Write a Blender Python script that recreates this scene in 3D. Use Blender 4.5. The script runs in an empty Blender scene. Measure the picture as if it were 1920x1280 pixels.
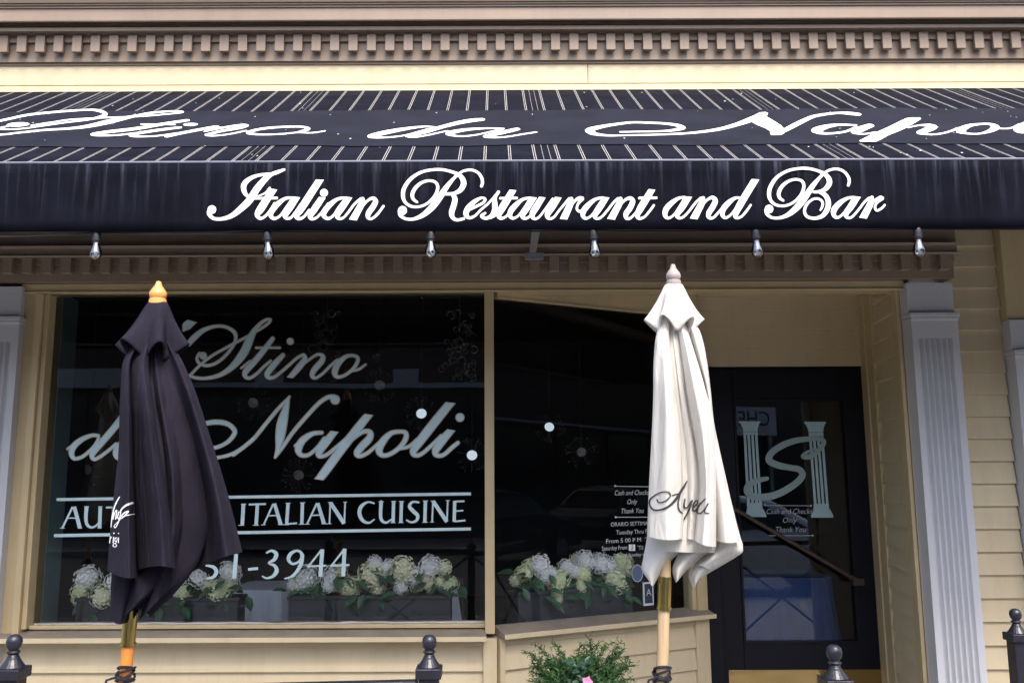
import bpy, bmesh, math, random
from mathutils import Vector, Matrix
from mathutils.bvhtree import BVHTree
random.seed(7)
SC = bpy.context.scene
COL = SC.collection
PI = math.pi

# ------------------------------------------------------------------ camera
FPX, CU, CV = 1650.0, 928.0, 640.0            # focal length and principal point in 1920x1280 pixels
PITCH, ROLL, EYE = math.radians(8.6), 0.004, 1.6
FWD = Vector((0, math.cos(PITCH), math.sin(PITCH)))
R0 = Vector((1, 0, 0)); U0 = Vector((0, -math.sin(PITCH), math.cos(PITCH)))
RGT = R0*math.cos(ROLL) - U0*math.sin(ROLL)
UPV = U0*math.cos(ROLL) + R0*math.sin(ROLL)
cam_d = bpy.data.cameras.new('camera')
cam = bpy.data.objects.new('camera', cam_d); COL.objects.link(cam)
cam_d.sensor_width = 36.0
cam_d.lens = FPX/1920*36.0
cam_d.shift_x = (960-CU)/1920
cam_d.clip_end = 2000
cam.matrix_world = Matrix(((RGT.x, UPV.x, -FWD.x, 0), (RGT.y, UPV.y, -FWD.y, 0),
                           (RGT.z, UPV.z, -FWD.z, EYE), (0, 0, 0, 1)))
SC.camera = cam

# ------------------------------------------------------------------ sky, sun, exposure
SUN_EL, SUN_AZ = 55.0, 18.0                    # degrees; azimuth measured from straight in front of the facade to the right
w = bpy.data.worlds.new('World'); SC.world = w; w.use_nodes = True
nt = w.node_tree; nt.nodes.clear()
wo = nt.nodes.new('ShaderNodeOutputWorld'); bg = nt.nodes.new('ShaderNodeBackground'); sky = nt.nodes.new('ShaderNodeTexSky')
sky.sky_type = 'NISHITA'; sky.sun_disc = False
sky.sun_elevation = math.radians(SUN_EL); sky.sun_rotation = math.radians(180-SUN_AZ)
sky.air_density = 1.0; sky.dust_density = 4.0; sky.ozone_density = 1.0
bg.inputs[1].default_value = 0.15
nt.links.new(sky.outputs[0], bg.inputs[0]); nt.links.new(bg.outputs[0], wo.inputs[0])
sd = bpy.data.lights.new('sun', 'SUN'); sun = bpy.data.objects.new('sun', sd); COL.objects.link(sun)
sd.energy = 1.35; sd.angle = math.radians(20); sd.color = (1.0, 0.95, 0.88)
el, az = math.radians(SUN_EL), math.radians(SUN_AZ)
SUNV = Vector((math.sin(az)*math.cos(el), -math.cos(az)*math.cos(el), math.sin(el)))
sun.rotation_euler = SUNV.to_track_quat('Z', 'Y').to_euler()
sun.location = SUNV*30
SC.view_settings.view_transform = 'Standard'; SC.view_settings.look = 'None'
SC.view_settings.exposure = 1.5; SC.view_settings.gamma = 1.0
SC.cycles.max_bounces = 8; SC.cycles.transparent_max_bounces = 12

# ------------------------------------------------------------------ helpers
def ray(u, v):
    return FWD + RGT*((u-CU)/FPX) + UPV*((CV-v)/FPX)
CAMP = Vector((0, 0, EYE))
def at(u, v, Y):
    d = ray(u, v); return CAMP + d*(Y/d.y)
def on_plane(u, v, p0, n):
    d = ray(u, v); return CAMP + d*((p0-CAMP).dot(n)/d.dot(n))
def zv(v, Y): return at(CU, v, Y).z

MATS = {}
def mat(name, base, rough=0.6, metal=0.0, var=0.12, scale=6.0, bump=0.0, bscale=60.0, spec=0.5, stretch=(1, 1, 1)):
    m = bpy.data.materials.new(name); m.use_nodes = True
    t = m.node_tree; b = t.nodes['Principled BSDF']
    b.inputs['Roughness'].default_value = rough; b.inputs['Metallic'].default_value = metal
    b.inputs['Specular IOR Level'].default_value = spec
    tc = t.nodes.new('ShaderNodeTexCoord'); mp = t.nodes.new('ShaderNodeMapping'); mp.inputs['Scale'].default_value = stretch
    t.links.new(tc.outputs['Object'], mp.inputs[0])
    n = t.nodes.new('ShaderNodeTexNoise'); n.inputs['Scale'].default_value = scale; n.inputs['Detail'].default_value = 6
    t.links.new(mp.outputs[0], n.inputs['Vector'])
    r = t.nodes.new('ShaderNodeValToRGB')
    lo = [c*(1-var) for c in base[:3]]; hi = [min(1, c*(1+var)) for c in base[:3]]
    r.color_ramp.elements[0].color = (*lo, 1); r.color_ramp.elements[1].color = (*hi, 1)
    r.color_ramp.elements[0].position = 0.3; r.color_ramp.elements[1].position = 0.7
    t.links.new(n.outputs['Fac'], r.inputs[0]); t.links.new(r.outputs[0], b.inputs['Base Color'])
    if bump:
        n2 = t.nodes.new('ShaderNodeTexNoise'); n2.inputs['Scale'].default_value = bscale; n2.inputs['Detail'].default_value = 4
        t.links.new(mp.outputs[0], n2.inputs['Vector'])
        bp = t.nodes.new('ShaderNodeBump'); bp.inputs['Strength'].default_value = bump; bp.inputs['Distance'].default_value = 0.01
        t.links.new(n2.outputs['Fac'], bp.inputs['Height']); t.links.new(bp.outputs[0], b.inputs['Normal'])
    MATS[name] = m; return m

M_cream = mat('cream_paint', (.585, .49, .325), .55, var=.05, scale=3, bump=.05, bscale=25)
M_trim = mat('tan_trim_paint', (.53, .42, .245), .5, var=.06, scale=4, bump=.04)
M_taupe = mat('taupe_paint', (.245, .182, .136), .5, var=.07, scale=4, bump=.04)
M_white = mat('white_pilaster_paint', (.52, .525, .56), .45, var=.03, scale=5)
M_sill = mat('weathered_sill', (.27, .235, .19), .6, var=.14, scale=9, bump=.1)
M_awn = mat('awning_canvas', (.0050, .0055, .0105), .9, var=.3, scale=8, bump=.12, bscale=400, spec=.06)
M_slope = mat('awning_slope_canvas', (.0075, .0083, .0155), .9, var=.3, scale=8, bump=.12, bscale=400, spec=.06)
M_panel = mat('awning_panel_canvas', (.0120, .0134, .023), .85, var=.2, scale=5, bump=.1, bscale=400, spec=.1)
M_letter = mat('white_lettering', (.92, .92, .93), .5, var=.02)
M_stripe = mat('stripe_thread', (.34, .33, .31), .7, var=.1, scale=30)
M_pale = mat('pale_blue_gilding', (.46, .62, .68), .45, var=.08, scale=12)
M_beige = mat('beige_outline', (.47, .40, .31), .45, var=.06, scale=12)
M_black = mat('black_door_paint', (.0055, .006, .011), .5, var=.15, scale=6, bump=.03, spec=.2)
M_iron = mat('black_iron', (.012, .012, .020), .36, var=.25, scale=25, bump=.15, bscale=90)
M_brass = mat('brass', (.46, .35, .12), .22, 1.0, var=.15, scale=20)
M_wood = mat('orange_pole_wood', (.72, .25, .045), .45, var=.12, scale=14, stretch=(6, 6, .5))
M_palewood = mat('weathered_pole_wood', (.46, .33, .19), .6, var=.14, scale=14, stretch=(6, 6, .5))
M_greywood = mat('greyed_finial_wood', (.33, .28, .265), .65, var=.12, scale=25)
M_rail = mat('dark_handrail_wood', (.042, .024, .019), .35, var=.2, scale=20)
M_blackcloth = mat('faded_black_cloth', (.016, .014, .0235), .9, var=.22, scale=7, bump=.12, bscale=500, spec=.12)
M_whitecloth = mat('white_cloth', (.70, .68, .64), .9, var=.05, scale=5, bump=.12, bscale=400, spec=.1)
M_inktext = mat('black_ink', (.03, .028, .035), .7, var=.1)
M_steel = mat('grey_steel', (.24, .245, .27), .5, .15, var=.1, scale=20)
M_socket = mat('black_plastic', (.012, .012, .02), .45, var=.1)
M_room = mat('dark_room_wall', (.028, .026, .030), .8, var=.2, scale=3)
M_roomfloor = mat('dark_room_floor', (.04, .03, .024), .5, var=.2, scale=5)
M_planter = mat('grey_planter', (.035, .037, .046), .6, var=.15, scale=8)
M_cloth = mat('table_linen', (.62, .68, .80), .8, var=.05, scale=5)
M_leaf = mat('dark_leaf', (.042, .12, .06), .5, var=.35, scale=25)
M_fern = mat('fern_green', (.030, .088, .022), .6, var=.35, scale=14)
M_bloomw = mat('white_bloom', (.94, .95, .93), .7, var=.1, scale=40)
M_bloomc = mat('cream_bloom', (.93, .90, .66), .7, var=.12, scale=40)
M_bloomg = mat('green_bloom', (.80, .84, .56), .7, var=.15, scale=40)
M_pink = mat('pink_petal', (.75, .25, .45), .6, var=.1)
M_terra = mat('planter_clay', (.10, .07, .06), .7, var=.15)
M_concrete = mat('concrete', (.18, .178, .172), .85, var=.12, scale=4, bump=.2, bscale=40)
M_asphalt = mat('asphalt', (.06, .06, .062), .9, var=.2, scale=8, bump=.3, bscale=120)
M_earth = mat('ground', (.16, .16, .14), .95, var=.2, scale=.3)
M_brick = mat('brick', (.10, .06, .05), .85, var=.2, scale=6)
M_stucco = mat('pale_stucco', (.55, .55, .60), .8, var=.06, scale=2)
M_darkglass = mat('dark_shop_glass', (.02, .024, .03), .12, var=.1)
M_carglass = mat('car_glass', (.006, .007, .009), .7, var=.1, spec=.03)
M_silver = mat('silver_car_paint', (.6, .64, .72), .25, .4, var=.03, spec=.7)
M_tyre = mat('tyre_rubber', (.02, .02, .02), .8, var=.1)
M_disc = mat('pearl_disc', (.78, .84, .92), .3, var=.05)
M_glowdisc = bpy.data.materials.new('glowing_ornament_disc'); M_glowdisc.use_nodes = True
_b = M_glowdisc.node_tree.nodes['Principled BSDF']; _b.inputs['Base Color'].default_value = (.8, .84, .9, 1); _b.inputs['Emission Color'].default_value = (.80, .90, 1, 1); _b.inputs['Emission Strength'].default_value = .22  # glow added to the bright ornament discs, standing in for reflected sky
M_bead = mat('smoked_glass_bead', (.11, .10, .10), .2, var=.3, scale=40, spec=.8)
M_navycard = mat('navy_card', (.02, .03, .07), .5, var=.1)
M_bluestick = mat('blue_sticker', (.10, .14, .26), .5, var=.1)

def streaks(m):                                   # pale rain runs from the top edge of the valance
    t = m.node_tree; b = t.nodes['Principled BSDF']
    tc = t.nodes.new('ShaderNodeTexCoord'); mp = t.nodes.new('ShaderNodeMapping'); mp.inputs['Scale'].default_value = (38, 1, 1.6)
    t.links.new(tc.outputs['Object'], mp.inputs[0])
    n = t.nodes.new('ShaderNodeTexNoise'); n.inputs['Scale'].default_value = 1.0; n.inputs['Detail'].default_value = 5; n.inputs['Roughness'].default_value = .65
    t.links.new(mp.outputs[0], n.inputs['Vector'])
    r = t.nodes.new('ShaderNodeMapRange'); r.inputs[1].default_value = .5; r.inputs[2].default_value = .72
    t.links.new(n.outputs['Fac'], r.inputs[0])
    sx = t.nodes.new('ShaderNodeSeparateXYZ'); t.links.new(tc.outputs['Object'], sx.inputs[0])
    g = t.nodes.new('ShaderNodeMapRange'); g.inputs[1].default_value = VB; g.inputs[2].default_value = VT
    t.links.new(sx.outputs['Z'], g.inputs[0])
    p = t.nodes.new('ShaderNodeMath'); p.operation = 'POWER'; p.inputs[1].default_value = 1.6
    t.links.new(g.outputs[0], p.inputs[0])
    mu = t.nodes.new('ShaderNodeMath'); mu.operation = 'MULTIPLY'
    t.links.new(r.outputs[0], mu.inputs[0]); t.links.new(p.outputs[0], mu.inputs[1])
    mx = t.nodes.new('ShaderNodeMixRGB'); mx.inputs[2].default_value = (.042, .046, .068, 1)
    old = b.inputs['Base Color'].links[0].from_socket
    t.links.new(mu.outputs[0], mx.inputs[0]); t.links.new(old, mx.inputs[1]); t.links.new(mx.outputs[0], b.inputs['Base Color'])

def glass_mat(name, tint=(.92, .96, .98), extra=0.0, gain=1.2):
    m = bpy.data.materials.new(name); m.use_nodes = True
    t = m.node_tree; t.nodes.clear()
    o = t.nodes.new('ShaderNodeOutputMaterial'); tr = t.nodes.new('ShaderNodeBsdfTransparent'); gl = t.nodes.new('ShaderNodeBsdfGlossy')
    tr.inputs[0].default_value = (*tint, 1); gl.inputs['Roughness'].default_value = 0.003
    fr = t.nodes.new('ShaderNodeFresnel'); fr.inputs[0].default_value = 1.55
    mu = t.nodes.new('ShaderNodeMath'); mu.operation = 'MULTIPLY_ADD'; mu.inputs[1].default_value = gain; mu.inputs[2].default_value = extra
    tx = t.nodes.new('ShaderNodeTexCoord'); nz = t.nodes.new('ShaderNodeTexNoise'); nz.inputs['Scale'].default_value = .8
    bp = t.nodes.new('ShaderNodeBump'); bp.inputs['Strength'].default_value = .05; bp.inputs['Distance'].default_value = .02
    t.links.new(tx.outputs['Object'], nz.inputs['Vector']); t.links.new(nz.outputs['Fac'], bp.inputs['Height']); t.links.new(bp.outputs[0], gl.inputs['Normal'])
    mx = t.nodes.new('ShaderNodeMixShader')
    t.links.new(fr.outputs[0], mu.inputs[0]); t.links.new(mu.outputs[0], mx.inputs[0])
    t.links.new(tr.outputs[0], mx.inputs[1]); t.links.new(gl.outputs[0], mx.inputs[2]); t.links.new(mx.outputs[0], o.inputs[0])
    return m
M_glass = glass_mat('window_glass', gain=1.0)
M_bulb = glass_mat('bulb_glass', (.90, .92, .96), .16)
M_glass_corner = glass_mat('corner_glass', gain=.5)
M_glass_door = glass_mat('door_glass', gain=1.7)

def cloth(m, tr):                                # wrinkles and light passing through the weave
    t = m.node_tree; b = t.nodes['Principled BSDF']; out = t.nodes['Material Output']
    tc = t.nodes.new('ShaderNodeTexCoord'); mp = t.nodes.new('ShaderNodeMapping'); mp.inputs['Scale'].default_value = (11, 11, 2.2)
    t.links.new(tc.outputs['Object'], mp.inputs[0])
    n = t.nodes.new('ShaderNodeTexNoise'); n.inputs['Scale'].default_value = 1.6; n.inputs['Detail'].default_value = 3; n.inputs['Distortion'].default_value = .6
    t.links.new(mp.outputs[0], n.inputs['Vector'])
    bp = t.nodes.new('ShaderNodeBump'); bp.inputs['Strength'].default_value = .55; bp.inputs['Distance'].default_value = .03
    old = b.inputs['Normal'].links[0].from_socket
    t.links.new(n.outputs['Fac'], bp.inputs['Height']); t.links.new(old, bp.inputs['Normal']); t.links.new(bp.outputs[0], b.inputs['Normal'])
    if tr:
        ts = t.nodes.new('ShaderNodeBsdfTranslucent'); mx = t.nodes.new('ShaderNodeMixShader'); mx.inputs[0].default_value = tr
        t.links.new(b.inputs['Base Color'].links[0].from_socket, ts.inputs[0])
        t.links.new(b.outputs[0], mx.inputs[1]); t.links.new(ts.outputs[0], mx.inputs[2]); t.links.new(mx.outputs[0], out.inputs[0])
cloth(M_whitecloth, .3); cloth(M_blackcloth, 0)
def grime(m, amt, tone):                            # rain streaks and dust on painted wood
    t = m.node_tree; b = t.nodes['Principled BSDF']
    tc = t.nodes.new('ShaderNodeTexCoord'); mp = t.nodes.new('ShaderNodeMapping'); mp.inputs['Scale'].default_value = (9, 9, 1.3)
    t.links.new(tc.outputs['Object'], mp.inputs[0])
    n = t.nodes.new('ShaderNodeTexNoise'); n.inputs['Scale'].default_value = 1.2; n.inputs['Detail'].default_value = 8; n.inputs['Roughness'].default_value = .7
    t.links.new(mp.outputs[0], n.inputs['Vector'])
    r = t.nodes.new('ShaderNodeMapRange'); r.inputs[1].default_value = .48; r.inputs[2].default_value = .80; r.inputs[4].default_value = amt
    t.links.new(n.outputs['Fac'], r.inputs[0])
    mx = t.nodes.new('ShaderNodeMixRGB'); mx.blend_type = 'MULTIPLY'; mx.inputs[2].default_value = (*tone, 1)
    old = b.inputs['Base Color'].links[0].from_socket
    t.links.new(r.outputs[0], mx.inputs[0]); t.links.new(old, mx.inputs[1]); t.links.new(mx.outputs[0], b.inputs['Base Color'])
for _m in (M_cream, M_trim, M_taupe, M_sill): grime(_m, .45, (.74, .68, .58))
grime(M_white, .22, (.72, .70, .66)); grime(M_letter, .35, (.78, .77, .76))

def link(o, parent=None):
    COL.objects.link(o)
    if parent is not None: o.parent = parent
    return o
def tag(o, label=None, cat=None, group=None, kind=None):
    if label: o['label'] = label
    if cat: o['category'] = cat
    if group: o['group'] = group
    if kind: o['kind'] = kind
    return o
def empty(name, label, cat, group=None):
    return tag(link(bpy.data.objects.new(name, None)), label, cat, group)

class MB:
    def __init__(s): s.v = []; s.f = []
    def add(s, vs, fs):
        n = len(s.v); s.v += [tuple(p) for p in vs]; s.f += [tuple(i+n for i in f) for f in fs]; return s
    def box(s, x0, x1, y0, y1, z0, z1):
        vs = [(x, y, z) for z in (z0, z1) for y in (y0, y1) for x in (x0, x1)]
        return s.add(vs, [(0, 2, 3, 1), (4, 5, 7, 6), (0, 1, 5, 4), (2, 6, 7, 3), (0, 4, 6, 2), (1, 3, 7, 5)])
    def obox(s, o, a, b, c):                       # origin and three edge vectors
        o, a, b, c = map(Vector, (o, a, b, c))
        vs = [o, o+a, o+b, o+a+b, o+c, o+a+c, o+b+c, o+a+b+c]
        return s.add(vs, [(0, 2, 3, 1), (4, 5, 7, 6), (0, 1, 5, 4), (2, 6, 7, 3), (0, 4, 6, 2), (1, 3, 7, 5)])
    def tube(s, pts, r, n=10, cap=True):
        pts = [Vector(p) for p in pts]; m = len(pts); rs = r if isinstance(r, (list, tuple)) else [r]*m
        rings = []; prev = None
        for i, p in enumerate(pts):
            d = (pts[min(i+1, m-1)]-pts[max(i-1, 0)]).normalized()
            a = prev if prev is not None else (Vector((0, 0, 1)) if abs(d.z) < .9 else Vector((1, 0, 0)))
            x = (a - d*a.dot(d)).normalized(); y = d.cross(x); prev = x
            rings.append([p + x*math.cos(2*PI*k/n)*rs[i] + y*math.sin(2*PI*k/n)*rs[i] for k in range(n)])
        vs = [q for rg in rings for q in rg]; fs = []
        for i in range(m-1):
            for k in range(n): fs.append((i*n+k, i*n+(k+1) % n, (i+1)*n+(k+1) % n, (i+1)*n+k))
        if cap: fs += [tuple(range(n-1, -1, -1)), tuple((m-1)*n+k for k in range(n))]
        return s.add(vs, fs)
    def lathe(s, prof, o=(0, 0, 0), n=20, axis=None):
        o = Vector(o); az = Vector(axis).normalized() if axis else Vector((0, 0, 1))
        ax = Vector((1, 0, 0)); ax = (ax-az*ax.dot(az)).normalized(); ay = az.cross(ax)
        vs = []; fs = []
        for r, z in prof:
            for k in range(n):
                a = 2*PI*k/n; vs.append(o + ax*r*math.cos(a) + ay*r*math.sin(a) + az*z)
        for i in range(len(prof)-1):
            for k in range(n): fs.append((i*n+k, i*n+(k+1) % n, (i+1)*n+(k+1) % n, (i+1)*n+k))
        fs += [tuple(range(n-1, -1, -1)), tuple((len(prof)-1)*n+k for k in range(n))]
        return s.add(vs, fs)
    def extrude_x(s, prof, x0, x1):                # profile of (y, z)
        n = len(prof); vs = [(x0, y, z) for y, z in prof] + [(x1, y, z) for y, z in prof]
        fs = [(i, (i+1) % n, n+(i+1) % n, n+i) for i in range(n)] + [tuple(range(n-1, -1, -1)), tuple(range(n, 2*n))]
        return s.add(vs, fs)
    def quad(s, a, b, c, d): return s.add([a, b, c, d], [(0, 1, 2, 3)])
    def build(s, name, m, parent=None, smooth=False, bevel=0.0, normals=True):
        me = bpy.data.meshes.new(name); me.from_pydata(s.v, [], s.f); me.update()
        if normals:
            bm = bmesh.new(); bm.from_mesh(me); bmesh.ops.recalc_face_normals(bm, faces=bm.faces); bm.to_mesh(me); bm.free()
        me.materials.append(m)
        if smooth: me.shade_smooth(); me.set_sharp_from_angle(angle=math.radians(48))
        o = link(bpy.data.objects.new(name, me), parent)
        if bevel:
            b = o.modifiers.new('bevel', 'BEVEL'); b.width = bevel; b.segments = 2; b.limit_method = 'ANGLE'; b.angle_limit = math.radians(40)
        return o

# ---- lettering: strokes traced as centre lines with a width, laid on a real surface
def crom(pts, n=7):
    out = []; m = len(pts)
    for i in range(m-1):
        p0, p1, p2, p3 = pts[max(i-1, 0)], pts[i], pts[i+1], pts[min(i+2, m-1)]
        for k in range(n):
            t = k/n; t2 = t*t; t3 = t2*t
            out.append(tuple(.5*((2*b)+(c-a)*t+(2*a-5*b+4*c-d)*t2+(3*b-a-3*c+d)*t3) for a, b, c, d in zip(p0, p1, p2, p3)))
    out.append(tuple(pts[-1])); return out
class Letters:
    def __init__(s, mapf): s.mb = MB(); s.map = mapf; s.n = 0
    def poly(s, pts, frame):
        u0, v0, k = frame; s.n += 1
        vs = [s.map(u0+x*k, v0+y*k, s.n*8e-5) for x, y in pts]
        s.mb.add(vs, [tuple(range(len(vs)))])
    def dot(s, x, y, rx, ry, frame, rot=0.0):
        c, d = math.cos(rot), math.sin(rot)
        s.poly([(x+rx*math.cos(a)*c-ry*math.sin(a)*d, y+rx*math.cos(a)*d+ry*math.sin(a)*c) for a in [2*PI*i/22 for i in range(22)]], frame)
    def stroke(s, pts, frame, grow=0.0, sy=1.0, flat=None, smooth=True, cut=None):
        u0, v0, k = frame; s.n += 1
        q = [(p[0], p[1]*sy, p[2]) for p in pts]
        q = crom(q) if smooth and len(q) > 2 else q
        m = len(q); L = []; Rr = []; dirs = []
        for i, (x, y, wd) in enumerate(q):
            a = q[max(i-1, 0)]; b = q[min(i+1, m-1)]
            dx, dy = b[0]-a[0], b[1]-a[1]; l = math.hypot(dx, dy) or 1; dx /= l; dy /= l; dirs.append((dx, dy))
            h = max(wd/2+grow, .5)
            L.append((x-dy*h, y+dx*h)); Rr.append((x+dy*h, y-dx*h))
        flats = set()
        if cut:
            for e in (0, m-1):
                x, y, wd = q[e]; h = max(wd/2+grow, .5); dx, dy = dirs[e]
                if wd >= cut and abs(dy) > .45:
                    L[e] = (x-h/dy, y); Rr[e] = (x+h/dy, y); flats.add(e)
        def M(p, e): return s.map(u0+p[0]*k, v0+p[1]/sy*k, s.n*8e-5+e)
        vs = []
        for i in range(m): vs += [M(L[i], i/m*6e-5), M(Rr[i], i/m*6e-5)]
        fs = [(2*i, 2*i+1, 2*i+3, 2*i+2) for i in range(m-1)]
        wmax = max(p[2] for p in pts)
        for e in (0, m-1):
            x, y, wd = q[e]; h = max(wd/2+grow, .5)
            isflat = flat if flat is not None else e in flats
            if isflat: continue
            dx, dy = dirs[e]; sg = -1 if e == 0 else 1; n = len(vs); arc = []
            for j in range(1, 8):
                a = PI*j/8
                arc.append((x + (-dy*math.cos(a)+sg*dx*math.sin(a))*h, y + (dx*math.cos(a)+sg*dy*math.sin(a))*h))
            vs += [M(p, e/m*6e-5) for p in arc]
            fs.append((2*e,) + tuple(range(n, n+7)) + (2*e+1,))
        s.mb.add(vs, fs)
    def build(s, name, m, parent): return s.mb.build(name, m, parent, normals=False)

def text_mb(body, size, o, xd, yd, shear=0.0, align='CENTER', width=None):
    c = bpy.data.curves.new('t', 'FONT'); c.body = body; c.size = size; c.shear = shear; c.align_x = align; c.align_y = 'CENTER'; c.resolution_u = 3
    ob = bpy.data.objects.new('t', c); COL.objects.link(ob)
    bpy.context.view_layer.update()
    me = bpy.data.meshes.new_from_object(ob.evaluated_get(bpy.context.evaluated_depsgraph_get()))
    xd = Vector(xd).normalized(); yd = Vector(yd).normalized(); o = Vector(o)
    xs = [v.co.x for v in me.vertices]; kx = 1.0
    if width and xs: kx = width/(max(xs)-min(xs))
    vs = [o + xd*v.co.x*kx + yd*v.co.y for v in me.vertices]; fs = [tuple(p.vertices) for p in me.polygons]
    bpy.data.objects.remove(ob); bpy.data.curves.remove(c); bpy.data.meshes.remove(me)
    return vs, fs

def siding(mb, a, b, z0, z1, step=.115, out=.021, n=None, zref=0.0):
    a = Vector((a[0], a[1], 0)); b = Vector((b[0], b[1], 0)); d = (b-a).normalized()
    n = Vector((d.y, -d.x, 0)) if n is None else Vector(n)
    z = zref + math.floor((z0-zref)/step)*step
    while z < z1-1e-4:
        lo, hi = max(z, z0), min(z+step, z1)
        ol = out*(1-(lo-z)/step)+.002; oh = out*(1-(hi-z)/step)+.002
        p = [a+n*ol+Vector((0, 0, lo)), b+n*ol+Vector((0, 0, lo)), b+n*oh+Vector((0, 0, hi)), a+n*oh+Vector((0, 0, hi)),
             a+Vector((0, 0, lo)), b+Vector((0, 0, lo))]
        mb.add(p, [(0, 1, 2, 3), (4, 5, 1, 0)])
        z += step

# ------------------------------------------------------------------ setting
def slab(name, x0, x1, y0, y1, z0, z1, m):
    o = MB().box(x0, x1, y0, y1, z0, z1).build(name, m); o['kind'] = 'structure'; return o
slab('ground', -300, 300, -300, 300, -.6, -.15, M_earth)
slab('road', -300, 300, -10, -.95, -.146, -.13, M_asphalt)
slab('kerb', -60, 60, -.95, -.8, -.146, .004, M_concrete)
slab('sidewalk', -60, 60, -.8, 4.72, -.146, 0, M_concrete)
slab('sidewalk', -60, 60, -13.4, -10, -.146, 0, M_concrete)

# ------------------------------------------------------------------ restaurant building
bld = empty('restaurant_building', 'cream clapboard restaurant front with brown dentil cornices, black door and gilded windows', 'building')
XL, XR = -4.4, 4.6
YW = 4.70
DS = 0.1018                                       # dentil spacing
# upper cornice ---------------------------------------------------
z_f1 = zv(165, 4.62); z_f2 = zv(118, 4.62)
_xs = at(1102, 140, 4.62).x
MB().box(XL, _xs, 4.62, 4.8, zv(157, 4.62), z_f2).box(_xs+.0018, XR, 4.6206, 4.8, zv(157, 4.62), z_f2).box(XL, XR, 4.610, 4.8, z_f1-.03, zv(158.2, 4.610)).build('fascia', M_cream, bld, bevel=.003)
YD = 4.560
zd0 = zv(94, YD); zd1 = zv(62, YD)
Yb = 4.598
zA = zv(117.5, Yb)
prof = [(4.85, zA), (4.612, zA), (4.612, zA+.012), (Yb, zA+.014), (Yb, zv(80, Yb)), (4.580, zv(80, Yb)+.002), (4.580, zd1+.002),
        (4.540, zd1+.004), (4.537, zv(58, 4.537)), (4.527, zv(55, 4.527)), (4.527, zv(49, 4.527)), (4.555, zv(47, 4.555)), (4.555, zv(42, 4.555)),
        (4.492, zv(38.5, 4.492)), (4.488, zv(36, 4.488)), (4.488, zv(13, 4.488)), (4.480, zv(12, 4.48)), (4.480, zv(8, 4.48)),
        (4.472, zv(7, 4.472)), (4.472, zv(3.5, 4.472)), (4.464, zv(2.5, 4.464)), (4.43, zv(-30, 4.43)), (4.43, zv(-60, 4.43)), (4.85, zv(-60, 4.43)+.05)]
cornice = MB().extrude_x(prof, XL, XR).build('cornice', M_taupe, bld)
dm = MB().box(-.0255, .0255, YD, 4.579, zd0, zd1)
u_ref = at(525-1.5, 80, YD).x
d0 = None
for k in range(-24, 60):
    x = u_ref + k*DS
    if not -3.0 < x < 3.1: continue
    if d0 is None:
        d0 = dm.build('dentil', M_taupe, cornice, bevel=.002); d0.location.x = x
    else:
        c = d0.copy(); link(c, cornice); c.location.x = x
# wall behind and above the awning
MB().box(XL, XR, 4.60, 4.85, 3.055, z_f1-.033).build('upper_wall', M_taupe, bld)
MB().box(XL, XR, 4.45, 4.9, zv(-60, 4.43)+.06, zv(-60, 4.43)+.9).build('parapet', M_taupe, bld)
# lower cornice (frieze) ------------------------------------------
xe = at(1797, 500, 4.55).x
prof = [(4.85, 2.628), (4.60, 2.628), (4.60, zv(508, 4.6)), (4.597, zv(494, 4.6)), (4.585, zv(494, 4.6)+.003), (4.585, zv(480, 4.585)), (4.525, zv(480, 4.53)), (4.52, zv(476, 4.52)),
        (4.55, zv(475, 4.55)), (4.55, zv(464, 4.55)), (4.50, zv(463, 4.5)), (4.495, zv(457.5, 4.495)), (4.555, zv(457.5, 4.495)+.006), (4.555, 3.05), (4.85, 3.05)]
frieze = MB().extrude_x(prof, XL, xe).build('frieze', M_taupe, bld)
dm = MB().box(-.0255, .0255, 4.545, 4.584, zv(508, 4.545), zv(480, 4.545))
u_ref = at(50, 495, 4.545).x; d1 = None
for k in range(-8, 60):
    x = u_ref + k*.1035
    if not -3.0 < x < xe-.03: continue
    if d1 is None:
        d1 = dm.build('dentil', M_taupe, frieze, bevel=.002); d1.location.x = x
    else:
        c = d1.copy(); link(c, frieze); c.location.x = x
# main walls: siding ----------------------------------------------
WX0, WX1, WZ0, WZ1 = -2.397, -.057, .843, 2.585
mb = MB()
siding(mb, (-2.53, YW), (-.065, YW), 0, .735, .122, zref=.735-.122*7)
mb.box(-2.53, -.065, 4.672, 4.76, .737, .776).box(-2.53, -.06, 4.765, 4.8, 0, .80)
mb.build('wall', M_cream, bld); mb = MB()
siding(mb, (2.44, YW), (2.62, YW), 0, 2.628, .1165, zref=.03)
siding(mb, (2.46, YW), (2.735, YW), 2.628, 3.15, .1165, zref=.03)
siding(mb, (2.62, YW), (2.735, YW), 0, 2.628, .1165, zref=.03)
siding(mb, (2.98, YW), (4.6, YW), 0, 3.15, .1165, zref=.03)
mb.box(2.45, 4.6, 4.74, 4.8, 0, 3.15)
mb.build('wall', M_cream, bld); mb = MB()
siding(mb, (-4.4, YW), (-2.76, YW), 0, 2.628, .1165, zref=.03)
mb.box(-4.4, -2.53, 4.76, 4.8, 0, 3.0)
mb.build('wall', M_cream, bld)
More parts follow.
